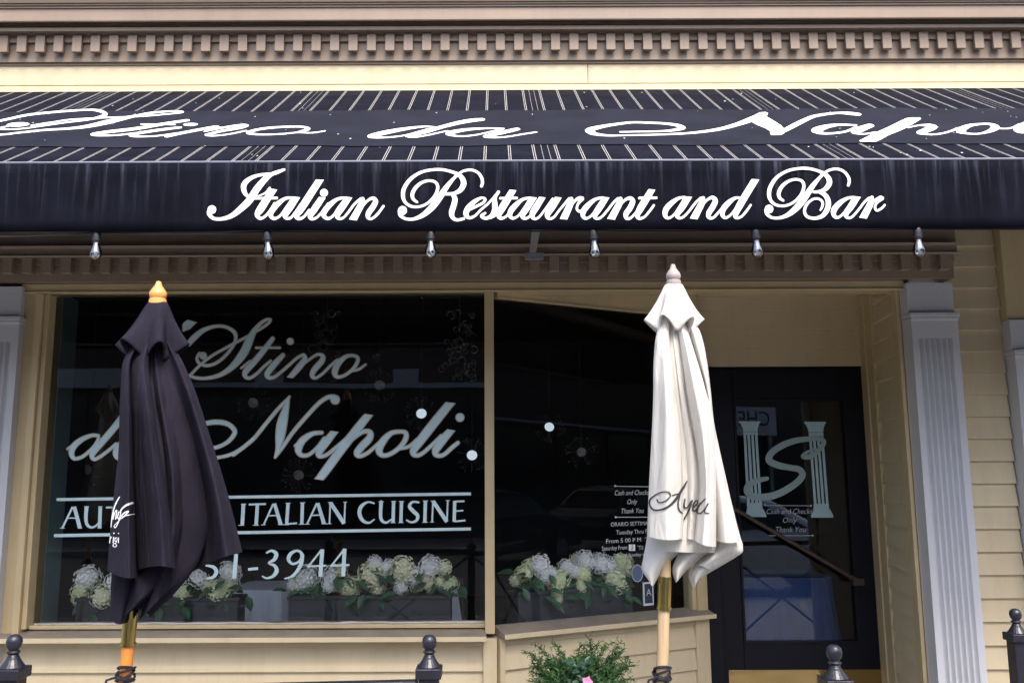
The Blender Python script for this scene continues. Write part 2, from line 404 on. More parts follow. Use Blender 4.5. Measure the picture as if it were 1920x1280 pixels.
# angled bulkhead of the recessed entry
A0 = Vector((0.005, 4.70, 0)); A1 = Vector((1.232, 5.345, 0)); dA = (A1-A0).normalized(); nA = Vector((dA.y, -dA.x, 0)); lA = (A1-A0).length
mb = MB()
siding(mb, A0+dA*.03, A0+dA*(lA-.10), 0, .735, .122, zref=.735-.122*7)
mb.obox(A0+dA*.03+Vector((0, 0, .737)), dA*(lA-.13), -nA*.06+nA*.0, Vector((0, 0, .04)))
mb.obox(A0+dA*.03+nA*.02+Vector((0, 0, .737)), dA*(lA-.13), -nA*.018, Vector((0, 0, .038)))
mb.build('wall', M_cream, bld)
MB().box(-.066, .004, 4.655, 4.76, 0, .777).obox(A0+nA*.028+dA*.004, dA*.03, -nA*.05, Vector((0, 0, .776))).build('corner_board', M_cream, bld, bevel=.003)
MB().obox(A0+dA*(lA-.10)+nA*.028, dA*.10, -nA*.08, Vector((0, 0, .776))).build('corner_board', M_cream, bld, bevel=.003)
# wall over the door, ceiling of the recess, return wall
B0 = Vector((2.312, 5.45, 0)); B1 = Vector((2.205, 4.70, 0)); dB = (B1-B0).normalized(); nB = Vector((dB.y, -dB.x, 0)); lB = (B1-B0).length
mb = MB(); siding(mb, (1.25, 5.45), (2.312, 5.45), 2.257, 2.72, .118, zref=2.257); mb.build('transom_wall', M_cream, bld)
MB().add([(0, 4.66, 2.70), (2.22, 4.66, 2.70), (2.33, 5.47, 2.70), (1.25, 5.47, 2.70), (0, 4.8, 2.70)], [(0, 1, 2, 3, 4)]).add([(0, 4.66, 2.86), (2.22, 4.66, 2.86), (2.33, 5.6, 2.86), (0, 5.6, 2.86)], [(0, 1, 2, 3)]).build('porch_ceiling', M_cream, bld)
mb = MB(); siding(mb, B0+dB*.26, B0+dB*(lB-.09), 0, 2.70, .1165, zref=.03, n=nB)
mb.obox(B0-nB*.001, dB*lB, -nB*.05, Vector((0, 0, 2.70))); mb.build('return_wall', M_cream, bld)
MB().obox(B0+nB*.002, dB*.13, nB*.03, Vector((0, 0, 2.698))).obox(B0+dB*.132+nB*.002, dB*.126, nB*.022, Vector((0, 0, 2.698))).obox(B0+dB*(lB-.092)+nB*.002, dB*.088, nB*.02, Vector((0, 0, 2.698))).build('door_casing', M_trim, bld, bevel=.003)
# head band under the frieze
MB().box(-2.552, 2.205, 4.645, 4.80, 2.583, 2.626).box(-2.552, 2.205, 4.632, 4.66, 2.574, 2.5825).build('head_trim', M_trim, bld, bevel=.003)

# windows ---------------------------------------------------------
def mapY(Y):
    return lambda u, v, e: at(u, v, Y-e)
win = MB().box(-2.552, -2.462, 4.655, 4.80, .80, 2.582).box(-2.461, -2.424, 4.63, 4.80, .80, 2.573).box(-2.423, -2.397, 4.652, 4.80, .83, 2.573) \
    .box(-.056, -.006, 4.645, 4.80, .80, 2.573).box(-2.397, -.056, 4.68, 4.80, .825, .845).build('window', M_trim, bld, bevel=.003)
MB().quad((-2.397, 4.725, .84), (-.056, 4.725, .84), (-.056, 4.725, 2.59), (-2.397, 4.725, 2.59)).build('pane', M_glass, win)
MB().add([(-2.56, 4.575, .778), (-.05, 4.575, .778), (-.05, 4.575, .797), (-2.56, 4.575, .797), (-2.56, 4.79, .835), (-.05, 4.79, .835), (-2.56, 4.79, .778), (-.05, 4.79, .778)],
         [(0, 1, 2, 3), (3, 2, 5, 4), (0, 6, 7, 1), (0, 3, 4, 6), (1, 7, 5, 2)]).build('sill', M_sill, win, bevel=.003)
MB().tube([(-2.39+i*.078, 4.718+random.uniform(-.002, .002), .847+random.uniform(-.003, .004)) for i in range(31)], [random.uniform(.003, .007) for i in range(31)], 6).build('caulk_bead', M_white, win)
MB().box(-2.43, -2.398, 4.81, 4.98, .80, 2.6).build('inner_jamb', mat('slate_jamb', (.25, .37, .39), .6, var=.1), win)

MB().box(-2.562, -.048, 4.571, 4.5745, .776, .800).build('sill_nosing', M_cream, win, bevel=.001)
cw0 = A0+dA*.012; cwl = lA-.115
cwin = MB().obox(A0+dA*(lA-.105)+nA*.01+Vector((0, 0, .80)), dA*.03, -nA*.08, Vector((0, 0, 1.89))).obox(A0+dA*(lA-.074)+nA*.022+Vector((0, 0, .80)), dA*.074, -nA*.10, Vector((0, 0, 1.89))) \
    .obox(A0+dA*.0+nA*.02+Vector((0, 0, 2.555)), dA*(lA-.11), -nA*.08, Vector((0, 0, .14))).obox(A0+dA*.0+nA*.028+Vector((0, 0, 2.545)), dA*(lA-.11), -nA*.03, Vector((0, 0, .0095))).build('window', M_trim, bld, bevel=.003)
gp = A0-nA*.02
MB().quad(gp+Vector((0, 0, .80)), gp+dA*(lA-.1)+Vector((0, 0, .80)), gp+dA*(lA-.1)+Vector((0, 0, 2.56)), gp+Vector((0, 0, 2.56))).build('pane', M_glass_corner, cwin)
s0 = A0+nA*.085-dA*.0; s1 = A1+nA*.085+dA*.002; t0 = A0-nA*.03; t1 = A1-nA*.03+dA*.002
Z = lambda p, z: (p.x, p.y, z)
MB().add([Z(s0, .778), Z(s1, .778), Z(s1, .797), Z(s0, .797), Z(t0, .832), Z(t1, .832), Z(t0, .778), Z(t1, .778)],
         [(0, 1, 2, 3), (3, 2, 5, 4), (0, 6, 7, 1), (0, 3, 4, 6), (1, 7, 5, 2)]).build('sill', M_sill, cwin, bevel=.003)

MB().obox(s0+nA*.0004+Vector((0, 0, .776)), s1-s0, nA*.0035, (0, 0, .024)).build('sill_nosing', M_cream, cwin, bevel=.001)
# window lettering ------------------------------------------------
W1 = (330, 580, 370/1920); W2 = (110, 720, 370/1920); W3 = (460, 720, 430/1920)
D1 = (90, 910, .125); D2 = (400, 910, 500/1920)
script_w = [
 (W1, [(75,200,30),(100,165,85),(145,125,80)]),
 (W1, [(110,350,50),(180,270,60),(280,195,45),(400,162,32),(500,175,34),(570,225,40),(580,290,34),(545,370,32),(470,460,32),(380,525,32),(290,545,32),(220,515,32),(205,470,30),(230,425,28)]),
 (W1, [(130,650,30),(230,545,28),(350,450,28),(500,365,28),(650,285,28),(780,215,26),(880,150,28),(920,105,28),(890,95,30),(830,130,36),(760,210,55),(710,310,80),(665,410,85),(600,500,75),(520,580,55),(420,640,42),(300,668,34),(200,665,32),(140,645,30)]),
 (W1, [(940,285,45),(860,390,55),(760,510,60),(680,600,60),(675,650,44),(720,665,34),(790,620,30),(850,560,28),(920,500,26)]),
 (W1, [(780,372,24),(1010,372,24)]), (W1, [(635,570,22),(720,500,22)]),
 (W1, [(1040,445,45),(960,530,60),(890,620,56),(900,660,40),(950,660,32),(1020,610,30),(1100,540,30),(1180,470,30),(1240,440,32)]),
 (W1, [(1250,450,40),(1250,490,56),(1190,570,62),(1110,660,50)]),
 (W1, [(1180,580,24),(1280,500,26),(1370,440,28),(1425,450,42),(1420,500,56),(1350,580,58),(1325,640,48),(1360,665,32),(1430,620,28),(1500,550,28),(1570,490,28)]),
 (W1, [(1720,445,32),(1650,460,40),(1575,530,60),(1545,610,60),(1570,655,38),(1640,640,32),(1720,580,34),(1765,510,38),(1765,465,36),(1720,445,32)]),
 (W1, [(1715,595,28),(1780,580,28),(1845,535,22)]),
 (W2, [(385,500,34),(320,498,38),(230,535,50),(150,600,62),(125,670,56),(150,720,40),(220,710,34),(300,650,32),(360,580,30),(390,520,30)]),
 (W2, [(85,630,22),(150,580,26)]),
 (W2, [(640,290,62),(560,400,66),(450,530,66),(345,650,64),(325,700,50),(350,728,38),(410,700,34),(490,640,32),(560,580,32)]),
 (W2, [(740,505,34),(660,530,44),(585,600,60),(555,670,58),(580,720,40),(650,705,34),(720,640,32),(760,560,30)]),
 (W2, [(790,510,60),(720,600,64),(670,690,56),(690,722,38),(740,700,32),(800,650,26)]),
 (W2, [(1440,620,36),(1540,612,38),(1640,565,38),(1700,500,44),(1712,450,46),(1660,395,48),(1580,370,50),(1480,372,48),(1380,400,44),(1300,470,44),(1280,560,40),(1340,660,38),(1450,710,36),(1560,710,34),(1680,680,34),(1800,610,34),(1920,505,34)]),
 (W3, [(-100,590,32),(0,515,32),(80,445,32),(180,320,32),(280,200,30),(370,105,20)]),
 (W3, [(362,115,24),(335,220,60),(308,330,88),(292,430,80),(275,530,44),(250,610,18)]),
 (W3, [(250,610,24),(310,530,30),(400,400,34),(520,260,34),(620,155,34),(690,110,36),(740,105,40)]),
 (W3, [(640,405,32),(560,415,40),(480,470,60),(445,540,62),(465,590,40),(530,590,32),(600,530,28),(660,450,26)]),
 (W3, [(415,515,20),(460,475,24)]),
 (W3, [(745,398,56),(680,480,66),(620,560,62),(620,600,40),(680,590,32),(770,520,30),(850,450,28)]),
 (W3, [(1030,258,64),(940,370,72),(800,550,74),(690,700,74),(620,792,66)]),
 (W3, [(830,530,24),(900,460,30),(980,400,36),(1040,400,46),(1040,450,60),(975,520,64),(935,575,56),(960,600,38),(1030,570,32),(1110,500,30),(1180,440,28)]),
 (W3, [(1300,395,32),(1220,410,42),(1150,480,62),(1120,550,62),(1150,595,40),(1220,580,36),(1300,520,40),(1345,450,44),(1340,405,38),(1300,395,32)]),
 (W3, [(1285,540,26),(1370,520,30),(1440,460,28)]),
 (W3, [(1715,158,70),(1600,300,76),(1490,440,76),(1410,550,62),(1420,592,42),(1470,585,34),(1550,520,32),(1640,430,28)]),
 (W3, [(1720,388,60),(1650,470,70),(1595,550,62),(1600,592,42),(1660,590,34),(1730,530,36),(1780,490,32)]),
]
FLATW = {3, 6, 24, 28, 29}
YG = 4.725
for line in (0, 1, 2):
    La = Letters(mapY(YG-.003)); Lb = Letters(mapY(YG-.0065))
    for i, (fr, pts) in enumerate(script_w):
        if (0 if i < 11 else 1 if i < 16 else 2) != line: continue
        La.stroke(pts, fr, grow=2.0, cut=50)
        Lb.stroke([(x, y, max(wd-13, 3)) for x, y, wd in pts], fr, cut=37)
    for (fr, x, y, r) in [(W1, 265, 450, 38), (W1, 1112, 310, 36), (W3, 752, 130, 40), (W3, 1797, 278, 37)]:
        if (0 if fr is W1 else 2) != line: continue
        La.dot(x, y, r+2, r+2, fr); Lb.dot(x, y, r-6, r-6, fr)
    La.build('lettering_outline', M_beige, win); Lb.build('lettering', M_pale, win)
Lc = Letters(mapY(YG-.004)); M_cap = mat('pale_caption_paint', (.52, .67, .71), .5, var=.06, scale=15)
S = (0, 0, 1.0)
Lc.stroke([(106, 936, 5.5), (883, 925.3, 5.5)], S, flat=True); Lc.stroke([(101, 1003.5, 6), (883, 991, 5.5)], S, flat=True)
caps1 = [[(215,635,30),(370,315,32)],[(395,315,55),(478,638,60)],[(300,485,18),(440,485,18)],
         [(580,312,60),(570,440,52),(572,530,50),(592,590,44),(650,625,34),(720,600,28),(772,540,24)],[(785,312,54),(773,635,54)],
         [(868,326,28),(1090,322,28)],[(985,322,48),(968,640,52)]]
for p in caps1: Lc.stroke(p, D1, flat=True)
for x in (300, 345, 1170): pass
caps2 = [[(-585,140,24),(-592,288,24)],[(-500,140,24),(-507,288,24)],[(-590,212,10),(-500,212,10)],                    # H
         [(-430,140,24),(-437,288,24)],[(-430,143,12),(-370,141,12)],[(-433,212,10),(-380,211,10)],[(-437,286,12),(-362,282,12)],   # E
         [(-325,138,12),(-332,286,12)],[(-325,138,26),(-238,285,26)],[(-230,137,12),(-236,285,12)],                       # N
         [(-200,140,14),(-90,138,14)],[(-143,138,24),(-152,286,24)],                                                       # T
         [(-55,137,24),(-62,285,24)],                                                                                      # I
         [(85,145,14),(50,137,14),(0,165,26),(-8,215,28),(15,262,22),(55,280,14),(90,260,10)],                             # C
         [(217,135,26),(208,284,26)],[(255,136,14),(378,131,14)],[(318,132,24),(308,283,26)],
         [(362,281,12),(432,130,14)],[(440,128,24),(485,279,28)],[(398,216,9),(464,214,9)],
         [(538,128,24),(528,280,24)],[(520,276,12),(602,270,13)],[(642,125,24),(637,277,24)],
         [(675,276,12),(746,125,14)],[(752,125,24),(797,274,28)],[(708,213,9),(776,211,9)],
         [(842,122,12),(836,273,12)],[(842,122,28),(942,272,28)],[(949,120,12),(943,272,12)],
         [(1155,126,14),(1112,118,14),(1065,150,26),(1052,200,28),(1075,250,24),(1120,267,15),(1158,243,10)],
         [(1208,118,26),(1204,205,24),(1212,248,22),(1245,266,16),(1282,242,10)],[(1298,115,24),(1294,266,24)],
         [(1355,115,24),(1350,265,24)],
         [(1478,120,14),(1435,117,16),(1412,148,24),(1438,182,28),(1470,214,26),(1462,250,20),(1425,263,14),(1393,248,12)],
         [(1527,112,24),(1523,263,24)],[(1582,111,12),(1575,261,12)],[(1582,111,28),(1682,260,28)],[(1688,108,12),(1682,260,12)],
         [(1738,110,24),(1734,259,24)],[(1738,114,12),(1808,111,14)],[(1738,183,10),(1800,179,11)],[(1734,257,12),(1815,250,14)],
         [(250,602,20),(322,595,20)],
         [(385,482,14),(420,468,18),(452,490,30),(440,530,26),(398,556,12),(440,575,22),(456,612,30),(430,650,22),(385,665,14),(355,652,12)],
         [(640,505,26),(628,478,20),(597,468,16),(557,490,26),(541,530,26),(570,562,18),(612,548,16),(640,510,14)],
         [(640,500,28),(632,560,28),(600,618,22),(560,655,16),(515,668,9)],
         [(780,460,14),(683,582,12)],[(675,581,14),(815,575,14)],[(785,458,28),(770,655,28)],
         [(945,455,14),(848,577,12)],[(840,576,14),(980,570,14)],[(945,453,28),(935,652,28)],
         [(165,490,28),(150,668,30)],[(-50,575,14),(0,585,24),(22,618,28),(0,656,22),(-45,668,14)]]
Lq = Letters(mapY(YG-.004))
for p in caps2: (Lq if p[-1][1] > 450 or p[0][1] > 440 else Lc).stroke(p, D2, flat=len(p) == 2)
Lq.build('phone_number', M_cap, win)
# small wedge serifs of the straight capitals
for (x, y, wd) in [(200,285,44),(217,132,40),(306,285,44),(527,281,40),(538,126,38),(636,278,40),(643,123,38),(362,282,34),(487,280,44),(675,277,34),(799,275,44),(836,274,30),(842,121,34),(949,119,30),(1208,116,40),(1298,113,36),(1294,267,36),(1355,113,38),(1350,266,38),(1527,110,38),(1523,264,38),(1575,262,30),(1688,107,30),(1582,110,34)]:
    Lc.stroke([(x-wd/2, y, 5), (x+wd/2, y-.8, 5)], D2, flat=True)
for (x, y, wd) in [(215,637,80),(480,638,66),(580,312,74),(787,312,68),(773,635,60)]: Lc.stroke([(x-wd/2, y, 9), (x+wd/2, y-.8, 9)], D1, flat=True)
Lc.build('slogan', M_cap, win)

# small opening-hours lettering on the angled pane
mapA = lambda u, v, e: on_plane(u, v, gp+nA*(.003+e), nA)
small = MB()
def angled_text(body, u0, u1, v, hpx, shear=0.0):
    a = mapA(u0, v, 0); b = mapA(u1, v, 0); c = mapA((u0+u1)/2, v, 0); d = mapA((u0+u1)/2, v-hpx, 0)
    small.add(*text_mb(body, (d-c).length*1.25, c, dA, (0, 0, 1), shear, width=(b-a).length))
for a in [('Cash and Checks', 1152, 1216, 923.5, 10.5, .3), ('Only', 1175, 1194, 940.5, 10.5, .3), ('Thank You', 1164, 1206, 957.5, 10.5, .3),
          ('ORARIO SETTIMANALE', 1146, 1236, 981.5, 8.5), ('Tuesday Thru Friday', 1156, 1232, 996.5, 9), ("From 5 00 P M  'Til  9 00 P M", 1138, 1266, 1011.5, 9),
          ('Saturday From', 1129, 1176, 1027, 9), ("'Til  10 00", 1196, 1230, 1026, 9), ('Closed Sunday and Monday', 1152, 1246, 1039, 7)]:
    angled_text(*a)
Ls = Letters(mapA)
Ls.stroke([(1155, 911, 1.3), (1216, 912, 1.3)], S, flat=True); Ls.stroke([(1155, 969, 1.3), (1216, 969, 1.3)], S, flat=True)
Ls.dot(1153.5, 910.5, 2, 2, S); Ls.dot(1154.5, 969, 2, 2, S)
small.v += []; small.add(Ls.mb.v, Ls.mb.f)
M_grey = mat('grey_lettering', (.62, .66, .69), .5, var=.06)
small.build('lettering', M_grey, cwin, normals=False)
Lp = Letters(lambda u, v, e: mapA(u, v, e+.001)); Lp.poly([(1179, 1020), (1191, 1020), (1191, 1032), (1179, 1032)], S)
Lp.build('number_patch', M_letter, cwin)
c5 = MB(); p5 = mapA(1185, 1026, .004); c5.add(*text_mb('5', .034, p5, dA, (0, 0, 1), .2)); c5.build('number', M_inktext, cwin, normals=False)
Lo = Letters(lambda u, v, e: mapA(u, v, e+.001)); Lo.dot(1195, 1074, 10.5, 16.5, S); Lo.build('sticker_rim', M_grey, cwin)
Lo = Letters(lambda u, v, e: mapA(u, v, e+.0022)); Lo.dot(1195, 1074, 9.3, 15.2, S); Lo.build('sticker', M_bluestick, cwin)

# pilasters -------------------------------------------------------
def pilaster(x0, x1, ztop, label):
    wdt = x1-x0; yb = YW; yf = 4.60
    # shaft with hollow flutes: profile in plan extruded upwards
    zs0, zs1 = .25, ztop-.30; n = 6; pts = [(x0, yb), (x0, yf)]
    m0 = wdt*.13; fl = (wdt-2*m0)/n
    for k in range(n):
        a = x0+m0+k*fl
        pts.append((a, yf))
        for j in range(1, 8):
            t = j/8; pts.append((a+fl*.86*t, yf+.019*math.sin(PI*t)))
        pts.append((a+fl*.86, yf))
    pts += [(x1, yf), (x1, yb)]
    N = len(pts); mb = MB()
    mb.add([(x, y, zs0) for x, y in pts]+[(x, y, zs1) for x, y in pts], [(i, (i+1) % N, N+(i+1) % N, N+i) for i in range(N)]+[tuple(range(N)), tuple(range(N, 2*N))])
    o = mb.build('pilaster', M_white, bld); o['label'] = label
    MB().box(x0, x1, yf, yb, zs1, ztop-.188).build('necking', M_white, o)
    MB().box(x0-.008, x1+.008, yf-.014, yb, ztop-.187, ztop-.165).box(x0-.004, x1+.004, yf-.006, yb, ztop-.205, ztop-.188).build('capital', M_white, o, bevel=.003)
    MB().box(x0-.006, x1-.006, yf+.012, yb, ztop-.164, ztop).build('top_block', M_white, o, bevel=.002)
    MB().box(x0-.012, x1+.012, yf-.02, yb, 0, .25).build('plinth', M_white, o, bevel=.004)
pilaster(2.208, 2.455, 2.606, 'white fluted pilaster right of the door')
pilaster(-2.775, -2.522, 2.606, 'white fluted pilaster left of the big window')
pilaster(2.742, 2.99, 2.405, 'white fluted pilaster at the far right')
MB().box(2.738, 2.98, 4.63, 4.76, 2.407, 3.05).build('corner_board', M_trim, bld, bevel=.003)

# door ------------------------------------------------------------
DZ = .2
leaf = MB().box(1.345, 1.475, 5.452, 5.50, DZ, 2.25).box(2.17, 2.30, 5.452, 5.50, DZ, 2.25).box(1.475, 2.17, 5.452, 5.50, 2.06, 2.25).box(1.475, 2.17, 5.452, 5.50, DZ, .598).build('door', M_black, bld, bevel=.004)
MB().box(1.255, 1.342, 5.40, 5.52, .02, 2.255).box(2.302, 2.3115, 5.42, 5.52, .02, 2.255).box(1.342, 2.302, 5.43, 5.52, 2.2515, 2.256).build('door_frame', M_black, leaf, bevel=.003)
MB().box(1.475, 1.49, 5.446, 5.47, .598, 2.06).box(2.155, 2.17, 5.446, 5.47, .598, 2.06).box(1.49, 2.155, 5.446, 5.47, .598, .613).box(1.49, 2.155, 5.446, 5.47, 2.045, 2.06).build('glazing_bead', M_black, leaf, bevel=.002)
MB().quad((1.48, 5.475, .60), (2.165, 5.475, .60), (2.165, 5.475, 2.055), (1.48, 5.475, 2.055)).build('pane', M_glass_door, leaf)
M_kick = mat('polished_brass_plate', (.50, .37, .17), .05, 1.0, var=.12, scale=3)
MB().box(1.377, 2.28, 5.447, 5.4515, .215, .452).build('kick_plate', M_kick, leaf)
h0 = at(1352, 939, 5.37); h1 = at(1612, 1090, 5.37)
MB().tube([h0, h0.lerp(h1, .5), h1], .0125, 12).tube([h1+Vector((-.02, 0, .01)), h1+Vector((-.02, .085, .01))], .013, 10).tube([h0+Vector((.03, 0, -.02)), h0+Vector((.03, .085, -.02))], .013, 10).box(h1.x-.04, h1.x+.02, h1.y-.018, h1.y+.018, h1.z-.02, h1.z+.02).build('door_handle', M_rail, leaf, smooth=True)
# door logo: two fluted columns and an S
Lg = (1360, 750, 280/1378)
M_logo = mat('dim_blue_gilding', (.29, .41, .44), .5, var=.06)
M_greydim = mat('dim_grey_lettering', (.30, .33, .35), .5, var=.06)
mapD = mapY(5.472)
C1 = Letters(mapD)
C1.poly([(125,195),(322,195),(322,207),(313,212),(298,262),(298,290),(165,290),(163,262),(140,215),(125,207)], Lg)
C1.poly([(165,293),(299,293),(300,318),(166,318)], Lg)
for a, b in ((180, 212), (215, 250), (250, 288), (285, 323)): C1.stroke([(a, 318, 23), (b, 948, 25)], Lg, flat=True)
C1.poly([(197,945),(338,945),(341,988),(364,1025),(378,1058),(378,1076),(185,1076),(190,1050),(203,990)], Lg)
C1.build('logo_column', M_logo, leaf); C1 = Letters(mapD)
C1.poly([(727,198),(930,198),(930,212),(920,218),(905,270),(905,295),(766,295),(764,270),(743,225),(727,210)], Lg)
C1.poly([(768,298),(905,298),(906,330),(770,330)], Lg)
for a, b in ((783, 830), (819, 868), (855, 904), (893, 941)): C1.stroke([(a, 328, 23), (b, 958, 25)], Lg, flat=True)
C1.poly([(815,955),(955,955),(956,992),(980,1030),(996,1064),(996,1082),(790,1082),(792,1060),(808,1030),(815,990)], Lg)
C1.build('logo_column', M_logo, leaf)
C2 = Letters(lambda u, v, e: at(u, v, 5.468-e))
C2.stroke([(385,722,38),(300,740,50),(222,778,60),(202,835,64),(245,882,68),(340,893,64),(460,873,64),(580,815,64),(675,745,62),(712,685,60),(680,638,56),(600,622,54),(500,603,60),(418,568,64),(402,528,62),(445,468,60),(540,410,60),(650,372,54),(760,357,48),(850,352,46),(905,375,46),(895,418,46),(835,485,46),(770,522,48),(716,518,40),(745,484,28),(815,452,22)], Lg)
C2.build('logo_letter', mat('grey_green_gilding', (.23, .31, .31), .5, var=.05), leaf)
dtx = MB()
def door_text(body, u0, u1, v, h):
    a = at(u0, v, 5.472); b = at(u1, v, 5.472); dtx.add(*text_mb(body, h/FPX*5.45*1.3, (a+b)/2, (1, 0, 0), (0, 0, 1), .3, width=(b-a).length))
door_text('Cash and Checks', 1436, 1522, 958.5, 10.5); door_text('Only', 1466, 1493, 975, 10.5); door_text('Thank You', 1453, 1510, 992.5, 10.5)
Ld = Letters(mapD); Ld.stroke([(1437, 947, 1.3), (1519, 947.5, 1.3)], S, flat=True); Ld.stroke([(1442, 1003.5, 1.3), (1522, 1003.5, 1.3)], S, flat=True)
for x, y in ((1435, 946), (1520.5, 947.5), (1523.5, 1003.5)): Ld.dot(x, y, 2, 2, S)
dtx.add(Ld.mb.v, Ld.mb.f); dtx.build('lettering', M_greydim, leaf, normals=False)
# step and dining room shell
MB().add([(0.03, 4.72, 0), (1.26, 5.38, 0), (2.30, 5.45, 0), (2.2, 4.72, 0), (0.03, 4.72, .1), (1.26, 5.38, .1), (2.30, 5.45, .1), (2.2, 4.72, .1)], [(4, 5, 6, 7), (0, 3, 7, 4), (0, 4, 5, 1), (1, 5, 6, 2), (2, 6, 7, 3)]).build('entry_floor', M_concrete, bld)
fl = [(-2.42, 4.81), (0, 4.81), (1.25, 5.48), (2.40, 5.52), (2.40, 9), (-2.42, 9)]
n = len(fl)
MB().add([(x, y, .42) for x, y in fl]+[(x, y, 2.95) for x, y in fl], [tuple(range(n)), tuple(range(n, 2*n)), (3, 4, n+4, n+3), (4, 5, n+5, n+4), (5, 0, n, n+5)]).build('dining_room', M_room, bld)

# ------------------------------------------------------------------ awning
YF = 3.2
VT, VB = zv(304, YF), zv(432, YF)
YT = 4.608; ZT = zv(169, YT)
AX0, AX1 = -4.1, 4.2
streaks(M_awn)
awn = empty('awning', 'navy black canvas awning with pinstriped slope and white script lettering over the front', 'awning')
def slope(x, t, e=0.0):                            # t = 0 front edge, 1 wall
    y = YF+(YT-YF)*t; z = VT+(ZT-VT)*t - .012*math.sin(PI*t)
    nn = Vector((0, -(ZT-VT), YT-YF)).normalized()
    return Vector((x, y, z)) + nn*e
mb = MB(); NX, NT = 84, 10
for i in range(NX+1):
    for j in range(NT+1): mb.v.append(tuple(slope(AX0+(AX1-AX0)*i/NX, j/NT)))
mb.f = [(i*(NT+1)+j, (i+1)*(NT+1)+j, (i+1)*(NT+1)+j+1, i*(NT+1)+j+1) for i in range(NX) for j in range(NT)]
can = mb.build('canopy', M_slope, awn, smooth=True)
md = can.modifiers.new('thickness', 'SOLIDIFY'); md.thickness = .004; md.offset = -1
mb = MB(); NX = 160
def valy(x, z): return YF - .004 + .004*math.sin(x*9.0)*(VT-z)/(VT-VB) + .002*math.sin(x*23+1)*(VT-z)/(VT-VB)
for i in range(NX+1):
    x = AX0+(AX1-AX0)*i/NX
    for j in range(7):
        z = VB+(VT-VB)*j/6; mb.v.append((x, valy(x, z), z+(.0015*math.sin(x*6) if j == 0 else 0)))
mb.f = [(i*7+j, (i+1)*7+j, (i+1)*7+j+1, i*7+j+1) for i in range(NX) for j in range(6)]
val = mb.build('valance', M_awn, awn, smooth=True)
md = val.modifiers.new('thickness', 'SOLIDIFY'); md.thickness = .004; md.offset = 0
MB().add([(AX0, YF, VB), (AX0, YF, VT), (AX0, YT, ZT), (AX0, YT, VB)], [(0, 1, 2, 3)]).build('side_panel', M_awn, awn)
MB().add([(AX1, YF, VB), (AX1, YF, VT), (AX1, YT, ZT), (AX1, YT, VB)], [(0, 1, 2, 3)]).build('side_panel', M_awn, awn)
MB().tube([(AX0, YF-.003, VT+.003), (AX1, YF-.003, VT+.003)], .005, 8).build('piping', M_stripe if False else mat('grey_piping', (.16, .17, .22), .6, var=.1), awn)
MB().tube([(AX0+.02, YF+.03, VB+.03), (AX1-.02, YF+.03, VB+.03)], .014, 8).tube([(AX0+.02, YF+.03, VT-.02), (AX1-.02, YF+.03, VT-.02)], .014, 8).build('frame_bar', M_steel, awn)
b0 = at(1000, 474, 4.44); b1 = Vector((b0.x-.035, YF+.05, VB+.04))
MB().obox(b0+Vector((-.02, 0, 0)), (.034, 0, 0), b1-b0, (0, 0, .012)).box(b0.x-.042, b0.x+.055, 4.475, 4.494, b0.z-.026, b0.z+.012).build('brace', M_steel, awn, bevel=.002)
# pinstripes
def tsl(v):                                        # slope parameter seen at image row v
    lo, hi = 0.0, 1.0
    for _ in range(40):
        m = (lo+hi)/2; p = slope(0, m); d = p-CAMP
        vv = CV - FPX*d.dot(UPV)/d.dot(FWD)
        if vv > v: lo = m
        else: hi = m
    return (lo+hi)/2
xg0 = at(1005, 304, YF).x; xg1 = at(1579, 304, YF).x; P = xg1-xg0; G = at(1050, 304, YF).x-xg0; s_ = (P-G)/11
lines = []
for k in range(-4, 5):
    b = xg0+k*P
    for j in range(12):
        x = b+G+j*s_; lines += [(x-.0040, .0027), (x+.0040, .0027)]
    lines += [(b+G*.36, .0014), (b+G*.66, .0014)]
mb = MB()
for x, wd in lines:
    if not AX0+.02 < x < AX1-.02: continue
    ts = [j/8 for j in range(9)]
    vs = []
    for t in ts: vs += [slope(x-wd/2, t, .0012), slope(x+wd/2, t, .0012)]
    mb.add(vs, [(2*j, 2*j+1, 2*j+3, 2*j+2) for j in range(8)])
mb.build('pinstripes', M_stripe, awn, normals=False)
tb, tt = tsl(274), tsl(208)
mb = MB(); NX = 130
def pe(x, t): return t + .008*math.sin(x*5.3)+.004*math.sin(x*13)
for i in range(NX+1):
    x = AX0+.02+(AX1-AX0-.04)*i/NX
    for j in range(5): mb.v.append(tuple(slope(x, pe(x, tb)+(pe(x+2, tt)-pe(x, tb))*j/4, .004)))
mb.f = [(i*5+j, (i+1)*5+j, (i+1)*5+j+1, i*5+j+1) for i in range(NX) for j in range(4)]
mb.build('sign_panel', M_panel, awn, smooth=True)
rs = random.Random(5); mb = MB()
for k in range(70):
    x = rs.uniform(-2.3, 2.5) if k % 3 else rs.gauss(-1.5 if k % 2 else 1.6, .35); t = rs.uniform(.03, .97); q = rs.uniform(.0016, .0042)
    mb.add([slope(x+q*rs.uniform(.7, 1.6)*math.cos(a), t+q*.8*math.sin(a), .0062) for a in [2*PI*i/7 for i in range(7)]], [tuple(range(7))])
mb.build('debris', M_letter, awn, normals=False)['kind'] = 'stuff'
